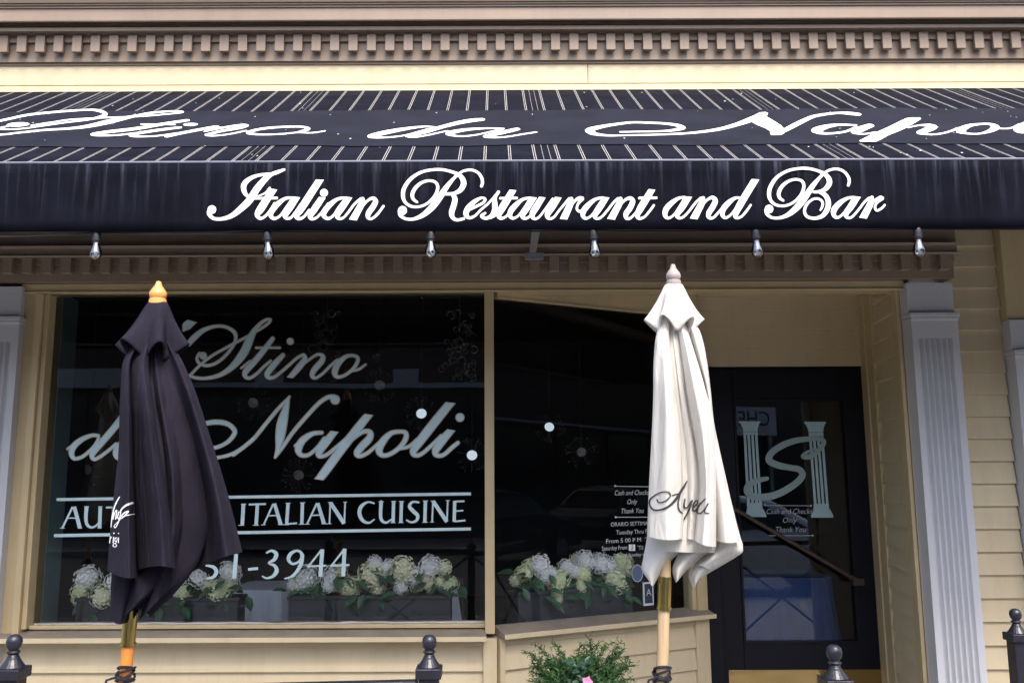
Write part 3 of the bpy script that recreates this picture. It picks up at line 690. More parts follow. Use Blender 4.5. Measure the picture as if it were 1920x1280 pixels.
# slope lettering
nS = Vector((0, -(ZT-VT), YT-YF)).normalized()
pS = slope(0, .45)
def mapS(u, v, e):
    p = on_plane(u, v, pS+nS*.005, nS); q = slope(p.x, (p.y-YF)/(YT-YF), .0052+e)
    return q
K = 350/1920
S1, S2, S3, S4, S5, S6 = (0, 190, K), (330, 190, K), (670, 190, K), (1080, 190, K), (1380, 190, K), (1670, 190, 250/1920)
LS = Letters(mapS)
SY = 2.5
for fr, pts in [
 (S1, [(-150,240,60),(-60,215,60),(100,180,65),(300,140,65),(600,110,62),(900,92,60),(1020,100,75),(1085,130,85),(1040,160,75),(900,190,55),(700,215,50),(450,250,50),(250,280,50),(100,288,55),(0,285,60),(30,268,50),(90,255,45)]),
 (S1, [(-60,215,60),(-200,260,60),(-190,320,60),(0,346,60),(200,325,60),(480,295,65),(700,282,90),(900,258,120),(1100,215,150),(1250,180,130),(1400,150,85),(1550,122,60),(1750,105,52),(1870,108,52),(1850,120,48),(1700,135,45),(1450,155,50),(1200,165,50),(1050,170,50),(740,187,46),(560,212,46),(330,247,46)]),
 (S1, [(1930,195,85),(1700,230,105),(1400,282,115),(1100,318,115),(965,340,95),(1000,355,62),(1200,352,56),(1400,328,52),(1600,302,52)]),
 (S1, [(1460,235,46),(1795,240,46)]),
 (S1, [(1850,270,85),(1650,295,100),(1450,328,100),(1350,354,80),(1400,368,56),(1600,362,52),(1800,335,52),(1950,312,52)]),
 (S2, [(420,260,90),(250,292,100),(50,332,100),(-90,366,76)]),
 (S2, [(0,332,46),(250,297,46),(450,272,50),(460,272,50)]),
 (S2, [(300,312,46),(500,270,60),(680,246,72),(728,253,80),(650,277,95),(480,307,95),(360,337,90),(325,352,72),(400,360,52),(550,342,50),(720,305,48)]),
 (S2, [(1250,325,55),(1350,292,75),(1330,268,62),(1200,262,60),(1000,272,70),(850,292,90),(760,318,95),(770,337,75),(900,348,56),(1100,340,54),(1250,325,50),(1400,328,48),(1530,308,44)]),
 (S3, [(800,268,50),(700,262,55),(550,277,80),(350,312,110),(190,350,115),(140,370,90),(200,381,62),(330,377,55),(480,358,50),(620,320,50),(740,285,50)]),
 (S3, [(1280,188,85),(1150,202,100),(1000,232,95),(850,272,90),(700,317,100),(570,350,95),(520,368,72),(600,374,55),(720,355,50),(850,325,48),(930,308,45)]),
 (S3, [(1500,284,50),(1350,281,55),(1150,292,80),(1000,317,105),(945,341,95),(1000,361,60),(1100,366,55),(1230,350,50),(1380,315,48),(1490,290,50)]),
 (S3, [(1640,290,88),(1530,317,100),(1400,347,100),(1320,370,76),(1400,381,58),(1530,374,52),(1700,345,52),(1840,322,44)]),
 (S4, [(460,320,44),(600,318,44),(800,315,48),(950,308,60),(1060,290,80),(1085,272,85),(1030,247,72),(900,230,60),(750,223,55),(580,219,55),(430,236,65),(280,260,80),(155,292,105),(150,320,100),(205,345,78),(350,360,55),(600,355,44),(900,348,50),(1200,330,60),(1450,295,75),(1650,242,88),(1800,188,110),(1900,145,100)]),
 (S5, [(430,345,60),(560,270,85),(680,207,80),(800,157,70),(950,132,60),(1070,123,58),(1180,129,80),(1255,138,72)]),
 (S5, [(1225,250,50),(1080,244,58),(950,258,95),(850,290,130),(830,315,110),(900,338,66),(1020,334,58),(1130,315,52),(1235,270,50)]),
 (S5, [(1370,255,105),(1300,282,125),(1230,320,115),(1240,338,56),(1320,344,46),(1430,325,42)]),
 (S6, [(250,385,45),(400,352,55),(540,352,115),(590,378,160),(515,422,160),(430,457,140),(445,476,86),(600,490,66),(750,470,62),(880,430,62),(960,395,68)]),
 (S6, [(1340,328,66),(1150,350,105),(1030,400,150),(1010,445,140),(1090,474,72),(1250,480,60),(1390,450,95),(1490,400,140),(1490,362,120),(1430,335,85),(1340,328,66)]),
 (S6, [(1530,395,52),(1650,402,50),(1750,385,55),(1850,335,60)]),
 (S6, [(2150,240,120),(1990,330,220),(1880,390,210),(1850,430,170),(1900,458,90),(2050,450,60)]),
]: LS.stroke([(x, y, wd*(.78 if wd > 78 and fr in (S1, S2) else 1)) for x, y, wd in pts], fr, sy=SY, grow=-9 if fr in (S1, S2, S3) else -4)
LS.dot(190, 242, 118, 22, S1, -.05); LS.dot(153, 242, 76, 15, S2, -.03)
LS.poly([(140,205),(180,150),(240,120),(300,115),(328,126),(311,160),(400,213),(460,252),(495,292),(500,330),(462,356),(360,358),(348,340),(350,315),(300,282),(220,250),(180,228)], S5)
LS.poly([(1265,420),(1390,350),(1560,270),(1740,180),(1800,170),(1890,172),(1900,185),(1800,248),(1700,302),(1560,362),(1480,410),(1430,433),(1275,430)], S5)
LS.build('lettering', M_letter, awn)
# valance lettering
V1, V2, V3, V4 = (380, 310, K), (730, 310, K), (1080, 310, K), (1380, 310, K)
def mapV(u, v, e):
    p = at(u, v, YF-.004); return at(u, v, valy(p.x, p.z)-.0028-e)
LV = Letters(mapV)
FL = True
for fr, pts in [
 (V1, [(75,470,60),(70,500,50),(110,545,36),(200,550,36),(300,517,50),(400,440,66),(480,360,74),(560,240,72),(640,145,60),(705,95,42),(770,70,40),(838,45,26)]),
 (V1, [(710,95,40),(600,98,32),(500,130,42),(430,190,56),(425,260,52),(460,315,34),(520,340,26)]),
 (V1, [(520,340,26),(762,337,28)]),
 (V1, [(555,322,16),(640,287,20),(690,235,26)]),
 (V1, [(728,250,68),(660,350,75),(595,450,78),(562,505,55),(588,545,34),(635,530,28),(690,470,26),(740,390,26)]),
 (V1, [(935,335,28),(850,342,34),(770,400,54),(710,470,60),(702,520,46),(740,548,32),(800,515,26),(860,430,24),(920,350,28)]),
 (V1, [(965,330,66),(900,430,70),(852,505,60),(858,542,36),(905,540,28),(955,480,26),(1010,400,26)]),
 (V1, [(1205,150,72),(1100,310,76),(1010,450,74),(965,515,56),(990,548,36),(1040,530,28),(1095,460,26)]),
 (V1, [(1230,332,64),(1150,450,70),(1107,520,54),(1125,550,34),(1175,535,26),(1240,465,26),(1290,395,26)]),
 (V1, [(1475,335,28),(1390,347,34),(1310,405,54),(1255,470,60),(1247,520,46),(1290,548,32),(1345,515,26),(1400,430,24),(1465,350,26)]),
 (V1, [(1502,332,64),(1435,430,70),(1387,505,60),(1397,545,36),(1445,540,26),(1500,480,26),(1560,400,26),(1625,342,26)]),
 (V1, [(1645,345,40),(1640,385,64),(1590,480,70),(1548,556,76)]),
 (V1, [(1600,480,20),(1690,370,26),(1750,340,38),(1778,372,54),(1750,430,58),(1708,490,58),(1702,535,40),(1740,548,28),(1800,500,28),(1860,420,26)]),
 (V2, [(112,475,55),(115,515,38),(170,550,30),(250,552,32),(340,515,50),(430,440,66),(510,340,68),(580,235,54),(640,160,38),(700,100,28),(760,60,26),(840,48,28),(910,75,30),(950,130,32),(958,180,32),(948,215,30)]),
 (V2, [(285,378,26),(245,345,34),(238,290,40),(275,225,38),(340,175,32),(420,158,28),(480,180,30),(498,235,34),(470,310,32),(400,385,28),(310,425,28),(220,420,30),(160,375,34),(140,310,42),(155,230,42),(220,140,38),(320,75,32),(430,48,30),(540,45,30),(650,70,32),(730,110,46),(765,180,58),(735,250,52),(670,288,36),(600,295,32),(570,300,20)]),
 (V2, [(650,295,40),(675,350,54),(660,420,58),(640,490,56),(655,540,42),(700,562,32),(765,548,30)]),
 (V2, [(830,455,24),(900,420,28),(965,385,30),(985,350,28),(950,335,26),(880,370,44),(812,440,60),(788,500,54),(820,540,34),(880,520,26),(940,460,26),(1010,400,26)]),
 (V2, [(1122,275,34),(1090,330,34),(1085,400,56),(1085,460,58),(1050,520,44),(990,545,34),(950,522,36),(985,492,26)]),
 (V2, [(1010,400,24),(1070,335,24),(1122,275,30)]),
 (V2, [(1040,540,28),(1110,500,26),(1165,430,24)]),
 (V2, [(1270,258,66),(1215,350,72),(1160,440,74),(1127,510,54),(1145,545,34),(1195,530,26),(1240,480,26),(1290,405,26)]),
 (V2, [(1142,339,26),(1310,337,28)]),
 (V2, [(1445,335,26),(1370,352,34),(1300,410,54),(1250,470,58),(1242,520,44),(1275,545,30),(1330,515,24),(1385,440,22),(1440,355,24)]),
 (V2, [(1482,332,62),(1420,430,68),(1372,505,58),(1385,545,34),(1430,535,26),(1480,480,26),(1540,395,26)]),
 (V2, [(1572,332,62),(1510,430,68),(1472,500,58),(1482,545,34),(1530,540,26),(1590,470,24),(1680,345,24)]),
 (V2, [(1737,332,62),(1675,430,68),(1627,505,58),(1640,545,34),(1690,535,26),(1750,460,24),(1850,342,28)]),
 (V2, [(1872,345,40),(1865,390,62),(1830,470,70),(1793,550,74)]),
 (V3, [(-60,425,22),(-10,365,28),(30,338,36),(62,342,44)]),
 (V3, [(62,345,44),(20,400,26),(10,450,28),(40,475,28),(75,450,26)]),
 (V3, [(275,333,26),(200,350,34),(130,405,54),(80,465,58),(72,520,44),(105,546,30),(160,515,24),(215,440,22),(270,355,24)]),
 (V3, [(308,332,62),(245,430,68),(197,505,58),(205,543,34),(250,540,26),(310,480,26),(380,390,26),(432,340,26)]),
 (V3, [(458,343,40),(450,385,62),(405,470,70),(363,550,76)]),
 (V3, [(410,470,18),(490,370,26),(550,338,38),(583,370,54),(555,440,58),(517,495,56),(517,540,38),(555,545,28),(610,495,26),(660,420,24)]),
 (V3, [(780,252,64),(720,350,72),(665,440,72),(632,510,54),(650,546,34),(700,533,26),(750,480,26),(800,412,26)]),
 (V3, [(652,337,28),(825,335,28)]),
 (V3, [(1115,328,26),(1050,342,34),(975,395,54),(925,455,58),(917,515,46),(950,543,30),(1005,510,24),(1060,430,22),(1110,350,24)]),
 (V3, [(1158,326,62),(1095,425,68),(1042,500,58),(1055,540,34),(1100,533,26),(1160,475,26),(1230,385,26),(1285,335,24)]),
 (V3, [(1308,337,40),(1300,378,62),(1255,465,70),(1213,546,76)]),
 (V3, [(1260,465,18),(1340,365,26),(1400,332,38),(1433,365,54),(1405,430,58),(1367,490,56),(1367,535,38),(1410,540,28),(1465,485,26),(1505,435,24)]),
 (V3, [(1700,340,26),(1640,337,32),(1570,385,54),(1515,450,58),(1507,510,46),(1540,540,30),(1595,505,24),(1650,430,22),(1690,370,22)]),
 (V3, [(1845,146,72),(1750,300,74),(1680,420,72),(1642,500,58),(1650,540,34),(1700,528,26),(1750,475,26),(1797,408,24)]),
 (V4, [(318,460,55),(320,500,38),(370,538,30),(450,540,32),(540,505,48),(630,430,66),(710,330,66),(780,225,54),(840,150,38),(900,88,28),(960,50,28),(1040,38,28),(1110,65,30),(1155,120,32),(1165,165,32),(1155,205,30)]),
 (V4, [(485,362,26),(450,335,34),(440,285,40),(475,215,38),(545,162,32),(620,145,28),(680,165,30),(698,220,34),(670,300,32),(600,375,28),(510,415,28),(420,410,30),(360,365,34),(340,300,42),(355,220,42),(420,125,36),(520,62,32),(630,35,30),(740,33,30),(850,60,32),(930,105,46),(962,170,56),(930,235,50),(870,268,36),(800,275,28)]),
 (V4, [(850,270,32),(920,310,48),(950,380,54),(935,460,54),(880,525,42),(800,545,32),(730,525,32),(705,470,32),(730,400,30),(790,350,26),(850,345,26),(890,380,28),(885,430,26),(868,460,20)]),
 (V4, [(1205,328,26),(1140,342,34),(1065,390,54),(1010,455,60),(1007,510,46),(1040,538,30),(1095,505,24),(1150,430,22),(1200,350,24)]),
 (V4, [(1248,326,62),(1185,420,68),(1132,495,58),(1145,536,34),(1190,533,26),(1250,470,26),(1320,380,26),(1370,335,26)]),
 (V4, [(1398,332,40),(1390,378,62),(1350,460,70),(1308,538,76)]),
 (V4, [(1370,440,22),(1420,370,28),(1480,335,40),(1500,340,44)]),
 (V4, [(1500,340,44),(1450,385,26),(1430,430,28),(1450,465,26),(1500,440,26),(1530,408,24)]),
]: LV.stroke(pts, fr, grow=-1.0, cut=60)
for fr, x, y, r in [(V1, 95, 455, 44), (V1, 1248, 283, 41), (V2, 135, 465, 46), (V4, 340, 450, 44)]: LV.dot(x, y, r, r, fr)
LV.build('lettering', M_letter, awn)

# ------------------------------------------------------------------ string of bulbs under the valance
strg = empty('string_lights', 'string of six clear unlit bulbs on black cable under the awning edge', 'string lights')
us = [-140, 182, 501, 808, 1112, 1416, 1720, 2040]
ends = [at(u, 434, YF+.01) for u in us]
pts = []
for a, b in zip(ends[:-1], ends[1:]):
    sag = random.uniform(.003, .007) if a.x > -1.2 else random.uniform(.010, .016)
    for j in range(8):
        t = j/8; p = a.lerp(b, t); p.z = VB+.002-sag*4*t*(1-t)*(.8 if a.x > -1.5 else 1); pts.append(p)
pts.append(ends[-1])
MB().tube(pts, .0035, 6).build('cable', M_socket, strg, smooth=True)
sk = MB().lathe([(.004, .012), (.013, .01), (.0155, 0), (.0155, -.018), (.017, -.019), (.017, -.026), (.0135, -.027), (.0135, -.034)], n=16)
bu = MB().lathe([(.012, -.0335), (.0135, -.042), (.0175, -.054), (.0215, -.068), (.0225, -.077), (.020, -.087), (.0135, -.095), (.004, -.098)], n=20)
fi = MB().lathe([(.003, -.034), (.003, -.06), (.006, -.064), (.002, -.067)], n=8).tube([(-.007, 0, -.064), (-.004, .002, -.08), (0, 0, -.07), (.004, -.002, -.08), (.007, 0, -.064)], .0008, 5)
s0_ = None
for u in us[1:-1]:
    p = at(u, 434, YF+.01); p.z = VB-.006
    if s0_ is None:
        s0_ = sk.build('socket', M_socket, strg, smooth=True); s0_.location = p
        b_ = bu.build('bulb', M_bulb, s0_, smooth=True); f_ = fi.build('filament', M_disc, s0_, smooth=True)
    else:
        c = s0_.copy(); link(c, strg); c.location = p; c.rotation_euler = (random.uniform(-.12, .12), random.uniform(-.16, .16), random.uniform(0, 6))
        for q in (b_, f_): d = q.copy(); link(d, c)

# ------------------------------------------------------------------ closed umbrellas
UY = 2.85
def pleat(mb, rows, dy, b0, b1, prof=None, sag=0.0, nr=7, ncol=26, back=.55, jitter=0.0):
    q = crom(rows, nr); m = len(q); V = []
    ph = random.uniform(0, 6)
    for i, (lu, lv, ru, rv) in enumerate(q):
        t = i/(m-1); near = min(1, .3+2.8*t); b = (b0+(b1-b0)*t)*near; dz = dy*(.15+.85*min(1, 3*t)); ring = []
        for j in range(ncol):
            if j <= ncol//2:
                s = j/(ncol//2); sg = -1.0
            else:
                s = 1-(j-ncol//2)/(ncol-ncol//2); sg = back
            u = lu+(ru-lu)*s; v = lv+(rv-lv)*s + sag*math.sin(PI*s)*t*t
            sh = math.sin(PI*min(max(s, 0), 1))**.75
            if prof and sg < 0: sh = prof(s, t)
            y = UY+dz+sg*b*sh + (.003*math.sin(7*t+9*s+ph) if sg < 0 and 0 < s < 1 else 0)
            ring.append(at(u, v, y))
        V += ring
    fs = [(i*ncol+j, i*ncol+(j+1) % ncol, (i+1)*ncol+(j+1) % ncol, (i+1)*ncol+j) for i in range(m-1) for j in range(ncol)]
    mb.add(V, fs)
def rows_from(frL, L, frR, R, n=9):
    def res(fr, pts):
        P = [(f[0]+x*f[2], f[1]+y*f[2]) for f, x, y in [((fr if len(p) == 2 else p[2]), p[0], p[1]) for p in pts]]
        d = [0]
        for a, b in zip(P[:-1], P[1:]): d.append(d[-1]+math.hypot(b[0]-a[0], b[1]-a[1]))
        out = []
        for k in range(n):
            x = d[-1]*k/(n-1); i = max(j for j in range(len(d)) if d[j] <= x+1e-9); i = min(i, len(P)-2)
            t = (x-d[i])/max(d[i+1]-d[i], 1e-9); out.append((P[i][0]+(P[i+1][0]-P[i][0])*t, P[i][1]+(P[i+1][1]-P[i][1])*t))
        return out
    return [(*a, *b) for a, b in zip(res(frL, L), res(frR, R))]
def flap(mb, uc, v0, v1, r0, r1, lobes, amp, phase, tilt=0.0, lift=.03, vtop=None):
    o = at(uc, v0, UY); o2 = at(uc+tilt, v1, UY); h = o.z-o2.z; n = 120; m = 14; V = []
    for i in range(m+1):
        t = i/m
        for k in range(n):
            a = 2*PI*k/n; wv = math.cos(lobes*(a)+phase); wv2 = .35*math.cos(2*a+1.3)+.25*math.cos(3*a+.4)
            r = r0+(r1-r0)*t**.8*(1+amp*(t**1.2)*(wv+.4*wv2*t))
            z = o.z-h*t + lift*(t**2)*(wv*.8+.3*wv2)
            V.append((o.x+(o2.x-o.x)*t+r*math.sin(a), UY-r*.8*math.cos(a), z))
    mb.add(V, [(i*n+k, i*n+(k+1) % n, (i+1)*n+(k+1) % n, (i+1)*n+k) for i in range(m) for k in range(n)])
Z1, Z2 = (180, 510, 300/1097), (180, 840, 300/1097)
Z3, Z4 = (1180, 480, 240/1024), (1180, 760, 240/878)
def umbrella(label, parts, flapargs, fin, pole, cloth, m_fin, m_pole, brass, inner):
    root = empty('closed_umbrella', label, 'umbrella', 'folded market umbrellas')
    mb = MB()
    for p in parts: pleat(mb, *p[:-1], **p[-1])
    can = mb.build('canopy', cloth, root, smooth=True)
    md = can.modifiers.new('smooth', 'SUBSURF'); md.levels = md.render_levels = 1
    bv = BVHTree.FromPolygons(mb.v, mb.f)
    fm = MB(); flap(fm, *flapargs)
    fo = fm.build('top_flap', cloth, root, smooth=True)
    md = fo.modifiers.new('thickness', 'SOLIDIFY'); md.thickness = .004
    # pole from finial to the paving
    pt = at(*pole[0], UY); pb = at(*pole[1], UY); ax = (pt-pb).normalized(); foot = pb + ax*((0.05-pb.z)/ax.z)
    bt = at(*brass[0], UY); bb = at(*brass[1], UY)
    def onaxis(z): return foot + ax*((z-foot.z)/ax.z)
    pr = .0185
    MB().tube([onaxis(.05), onaxis(bb.z)], pr, 18).tube([onaxis(bt.z), onaxis(bt.z+.25), onaxis(pt.z-.02)], [pr, .010, .009], 18).build('pole', m_pole, root, smooth=True)
    MB().tube([onaxis(bb.z), onaxis(bt.z)], pr+.003, 18).tube([onaxis(bb.z-.003), onaxis(bb.z+.006)], pr+.006, 18).build('ferrule', M_brass, root, smooth=True)
    fo_ = at(*fin[0], UY); ft = at(*fin[1], UY); h = ft.z-fo_.z; R = fin[2]
    MB().lathe([(R*.98, -.004), (R, h*.02), (R*.96, h*.16), (R*.80, h*.20), (R*.92, h*.26), (R*1.0, h*.38), (R*.94, h*.50), (R*.70, h*.64), (R*.42, h*.78), (R*.33, h*.90), (R*.28, h*.97), (R*.1, h)], fo_, 22).build('finial', m_fin, root, smooth=True)
    tm = MB(); pz = at(*inner, UY).z
    for k in range(7):
        z = pz + k*.007; c = onaxis(z); rr = pr+.006+.003*(k % 2)
        tm.tube([(c.x+rr*math.sin(a), c.y-rr*math.cos(a), c.z+.010*math.sin(a+k*1.3)) for a in [2*PI*j/14 for j in range(15)]], .0038, 6)
    c = onaxis(pz+.01)
    tm.tube([(c.x-.02, c.y-.02, c.z+.01), (c.x-.045, c.y-.03, c.z+.004), (c.x-.055, c.y-.025, c.z-.03), (c.x-.03, c.y-.03, c.z-.05)], .004, 6)
    tm.build('tie_cord', M_socket, root, smooth=True)
    MB().lathe([(.27, 0), (.28, .01), (.27, .05), (.06, .075), (.04, .09), (.035, .30), (.022, .31)], (foot.x, foot.y, 0), 28).build('base', M_iron, root, smooth=True)
    return root, bv
def cloth_map(bv, off=.003):
    def f(u, v, e):
        d = ray(u, v).normalized(); h = bv.ray_cast(CAMP, d)
        p = h[0] if h[0] is not None else at(u, v, UY-.05)
        return p - d*(off+e)
    return f
def ridge(s, t): return .20*math.sin(PI*max(0, min(1, s)))**.8 + .55*math.exp(-((s-.86)/.10)**2)*(1-s)*7*.9 - .62*math.exp(-((s-.55)/.17)**2)*min(1, t*1.6) + .5*math.exp(-((s-.12)/.12)**2)*s*6
def fold(pk, sharp=.8):
    def f(s, t):
        a = (s/pk)**sharp if s < pk else (max(1-s, 0)/(1-pk))**.55
        return a*(1-.12*math.exp(-((s-pk*.45)/.12)**2)*min(1, t*2))
    return f
black_parts = [
 (rows_from(Z1, [(318,420),(260,500),(190,590),(172,720),(164,850),(158,1000),(155,1207),(110,400,Z2),(92,600,Z2),(73,835,Z2)],
            Z1, [(360,420),(290,500),(246,600),(237,720),(240,850),(247,1000),(250,1207),(258,200,Z2),(266,430,Z2),(284,887,Z2)]), -.10, .055, .12, dict(sag=6, prof=fold(.74), ncol=40)),
 (rows_from(Z1, [(335,420),(262,520),(236,640),(236,800),(244,1000),(250,1207),(258,250,Z2),(270,500,Z2),(282,833,Z2)],
            Z1, [(405,420),(365,520),(364,640),(385,820),(410,1000),(440,1207),(482,250,Z2),(520,500,Z2),(549,824,Z2)]), -.085, .06, .145, dict(sag=-6, prof=fold(.70), ncol=40)),
 (rows_from(Z1, [(385,420),(372,540),(380,700),(388,850),(410,1020),(440,1207),(470,300,Z2),(440,700,Z2),(350,980,Z2),(285,1190,Z2)],
            Z1, [(470,420),(540,500),(598,620),(650,730),(700,850),(760,1040),(820,1230),(880,200,Z2),(945,440,Z2),(1012,709,Z2)]), -.025, .06, .17, dict(sag=-26, prof=ridge, ncol=60)),
 (rows_from(Z1, [(190,600),(175,900),(150,1207),(125,500,Z2),(108,860,Z2),(85,1040,Z2),(76,1125,Z2),(100,1178,Z2)],
            Z1, [(300,600),(300,900),(300,1207),(300,500,Z2),(290,860,Z2),(270,960,Z2),(230,1080,Z2),(205,1195,Z2)]), -.05, .03, .05, dict(sag=5)),
 (rows_from(Z1, [(260,700),(260,1000),(270,1207),(285,500,Z2),(285,880,Z2),(200,990,Z2),(138,1060,Z2),(148,1182,Z2)],
            Z1, [(420,700),(440,1000),(470,1207),(520,500,Z2),(546,840,Z2),(450,960,Z2),(370,1040,Z2),(288,1075,Z2)]), -.055, .03, .045, dict(sag=0)),
 (rows_from(Z1, [(330,470),(245,900),(225,1207),(205,600,Z2),(185,1000,Z2),(175,1190,Z2)],
            Z1, [(490,470),(640,900),(720,1207),(790,500,Z2),(700,850,Z2),(380,1160,Z2)]), .0, .035, .05, dict(sag=-20, back=1.6)),
]
black_u, bvb = umbrella('faded black market umbrella, furled, on orange wooden pole with brass ferrule', black_parts,
    (296, 567, 660, .030, .094, 6, .46, PI, -12, .034), ((295.5, 568), (296.5, 527), .0285), ((296, 560), (235, 1268)), M_blackcloth,
    mat('orange_finial_wood', (.74, .33, .10), .35, var=.1, scale=20), M_wood, ((243, 1120), (239, 1208)), (233, 1279))
LB = Letters(cloth_map(bvb)); LB2 = Letters(cloth_map(bvb))
DB = (90, 910, .125)
for p in [[(1072,170,14),(1020,260,18),(985,360,18),(960,480,18),(945,620,12)], [(1030,255,12),(990,330,14),(970,420,14)],
          [(985,385,14),(975,500,16)], [(978,490,10),(1005,400,12),(1030,372,16),(1012,500,14)], [(1020,495,10),(1050,440,12)],
          [(1060,392,14),(1045,470,16),(1060,500,12)], [(1100,350,12),(1075,480,16),(1050,560,14),(1010,628,14),(992,602,10),(1040,550,10),(1090,500,10)],
          [(1270,258,34),(1180,290,30),(1110,345,22),(1080,400,18)], [(1200,385,26),(1140,410,20),(1090,470,20),(1100,490,14),(1150,450,20),(1205,385,22)], [(1120,465,14),(1180,445,16),(1298,425,12)],
          [(935,760,12),(925,855,14)], [(932,800,8),(955,768,10)], [(985,772,14),(976,855,14)],
          [(1035,780,8),(1010,785,12),(1003,825,12),(1028,835,10),(1040,790,10),(1025,850,8),(990,868,10),(975,900,12),(1005,918,10),(1030,895,10),(1010,868,8)], [(1060,780,12),(1055,855,12)]]:
    (LB2 if p[0][1] > 700 else LB).stroke(p, DB)
LB2.dot(988, 712, 11, 11, DB); LB2.dot(1058, 714, 9, 9, DB)
LB.build('lettering', M_letter, black_u); LB2.build('lettering', M_letter, black_u)

def copy_tree(o, parent=None):
    c = o.copy(); link(c, parent)
    for ch in list(o.children): copy_tree(ch, c)
    return c
white_parts = [
 (rows_from(Z3, [(295,400),(240,540),(203,660),(192,780),(190,1000),(185,1195),(150,200,Z4),(138,400,Z4),(126,640,Z4),(117,893,Z4)],
            Z3, [(335,400),(312,560),(328,680),(346,820),(362,1010),(385,1195),(352,150,Z4),(366,370,Z4),(372,640,Z4),(372,912,Z4)]), -.06, .045, .085, dict(sag=5, prof=fold(.55, .7), ncol=40)),
 (rows_from(Z3, [(335,400),(328,600),(345,780),(372,1000),(395,1195),(362,250,Z4),(371,600,Z4),(372,908,Z4)],
            Z3, [(375,400),(388,600),(412,800),(445,1040),(470,1195),(450,200,Z4),(500,450,Z4),(470,926,Z4)]), -.02, .025, .045, dict(sag=0)),
 (rows_from(Z3, [(350,400),(386,570),(405,720),(435,920),(465,1150),(420,80,Z4),(455,260,Z4),(480,480,Z4),(465,700,Z4),(440,920,Z4)],
            Z3, [(410,400),(468,590),(530,780),(590,980),(630,1130),(570,0,Z4),(590,170,Z4),(600,420,Z4),(600,700,Z4),(597,968,Z4)]), -.05, .05, .085, dict(sag=4, prof=fold(.42, .7), ncol=40)),
 (rows_from(Z3, [(385,400),(470,600),(530,780),(590,980),(630,1130),(540,100,Z4),(540,300,Z4),(560,560,Z4),(590,926,Z4)],
            Z3, [(425,400),(555,560),(612,760),(640,960),(665,1195),(588,165,Z4),(640,380,Z4),(690,600,Z4),(763,934,Z4)]), -.015, .03, .06, dict(sag=3)),
 # lower inner panels
 (rows_from(Z4, [(140,500),(118,880),(95,1010),(78,1140),(130,1190)],
            Z4, [(372,500),(372,905),(366,985),(270,1085),(180,1208)]), .015, .03, .05, dict(sag=10)),
 (rows_from(Z4, [(372,500),(374,915),(330,1035),(276,1085),(318,1216)],
            Z4, [(590,500),(596,960),(520,1030),(420,1105),(338,1195)]), .02, .03, .045, dict(sag=0)),
 (rows_from(Z4, [(560,600),(596,960),(470,1060),(392,1140),(442,1258)],
            Z4, [(720,740),(792,1000),(700,1062),(560,1142),(468,1195)]), .045, .03, .05, dict(sag=0)),
 (rows_from(Z4, [(520,600),(590,930),(540,1030),(445,1105)],
            Z4, [(690,600),(765,900),(792,1000),(565,1140)]), .03, .03, .05, dict(sag=-6)),
 (rows_from(Z3, [(300,470),(205,1195),(170,700,Z4),(160,1000,Z4)], Z3, [(420,500),(610,1195),(660,700,Z4),(600,1010,Z4)]), .0, .04, .05, dict(sag=0, back=1.5)),
]
white_u, bvw = umbrella('white canvas market umbrella, furled, on pale weathered pole by the door', white_parts,
    (1263, 534, 612, .028, .078, 6, .46, PI, 1, .030), ((1263, 533), (1263.5, 495), .0245), ((1263, 525), (1241, 1267)), M_whitecloth,
    M_greywood, M_palewood, ((1247, 1080), (1244, 1140)), (1240, 1279))
LW = Letters(cloth_map(bvw))
for p in [[(190,645,10),(205,665,9),(250,652,9),(282,618,9),(265,592,9),(210,597,9),(152,632,10),(137,670,11),(162,712,12),(212,714,12),(270,690,15),(320,642,19),(368,565,16),(396,518,8)],
          [(295,615,8),(345,602,9)], [(350,605,9),(336,660,11),(340,712,11),(366,738,8)], [(382,642,10),(376,690,12),(396,698,9),(425,655,10)],
          [(432,650,11),(410,712,12),(376,778,10)], [(435,700,9),(468,668,9),(460,650,8),(438,680,11),(440,722,9),(470,705,8)], [(520,640,9),(480,680,11),(463,725,11),(490,737,8),(530,690,8)],
          [(540,672,10),(514,728,11),(545,738,7)]]:
    LW.stroke(p, Z4)
LW.build('lettering', M_inktext, white_u)
third = copy_tree(white_u); third.location.x = -3.5
third['label'] = 'furled pale umbrella beyond the left edge, mirrored in the big window'

# ------------------------------------------------------------------ iron fence
fence = empty('iron_fence', 'black iron patio fence with square posts topped by ball finials', 'fence')
def post(x, y, top):
    hw = .0275
    o = MB().box(-hw, hw, -hw, hw, 0, top-.112).build('post', M_iron, fence, bevel=.003); o.location = (x, y, 0)
    MB().box(-hw-.008, hw+.008, -hw-.008, hw+.008, top-.113, top-.085).lathe([(hw*1.2, top-.085), (hw*.9, top-.074), (.018, top-.064), (.015, top-.056)], n=20).build('cap', M_iron, o, bevel=.003)
    MB().lathe([(.0145, top-.056), (.0125, top-.052), (.018, top-.046), (.0125, top-.041), (.0135, top-.038), (.0185, top-.032), (.0205, top-.020), (.0185, top-.009), (.011, top-.002), (.002, top)], n=24).build('finial', M_iron, o, smooth=True)
    return Vector((x, y, 0))
pL = at(28, 1188, 2.45); pM = at(805, 1189, 2.55); pR = at(1563, 1207, 2.42); p4 = at(1903, 1140, 3.3)
PL, PM, PR, P4 = post(pL.x, pL.y, pL.z), post(pM.x, pM.y, pM.z), post(pR.x, pR.y, pR.z), post(p4.x, p4.y, p4.z)
PE = PL+(PL-PM); post(PE.x, PE.y, pL.z)
P5 = Vector((P4.x+1.1, P4.y-.2, 0)); post(P5.x, P5.y, pL.z)
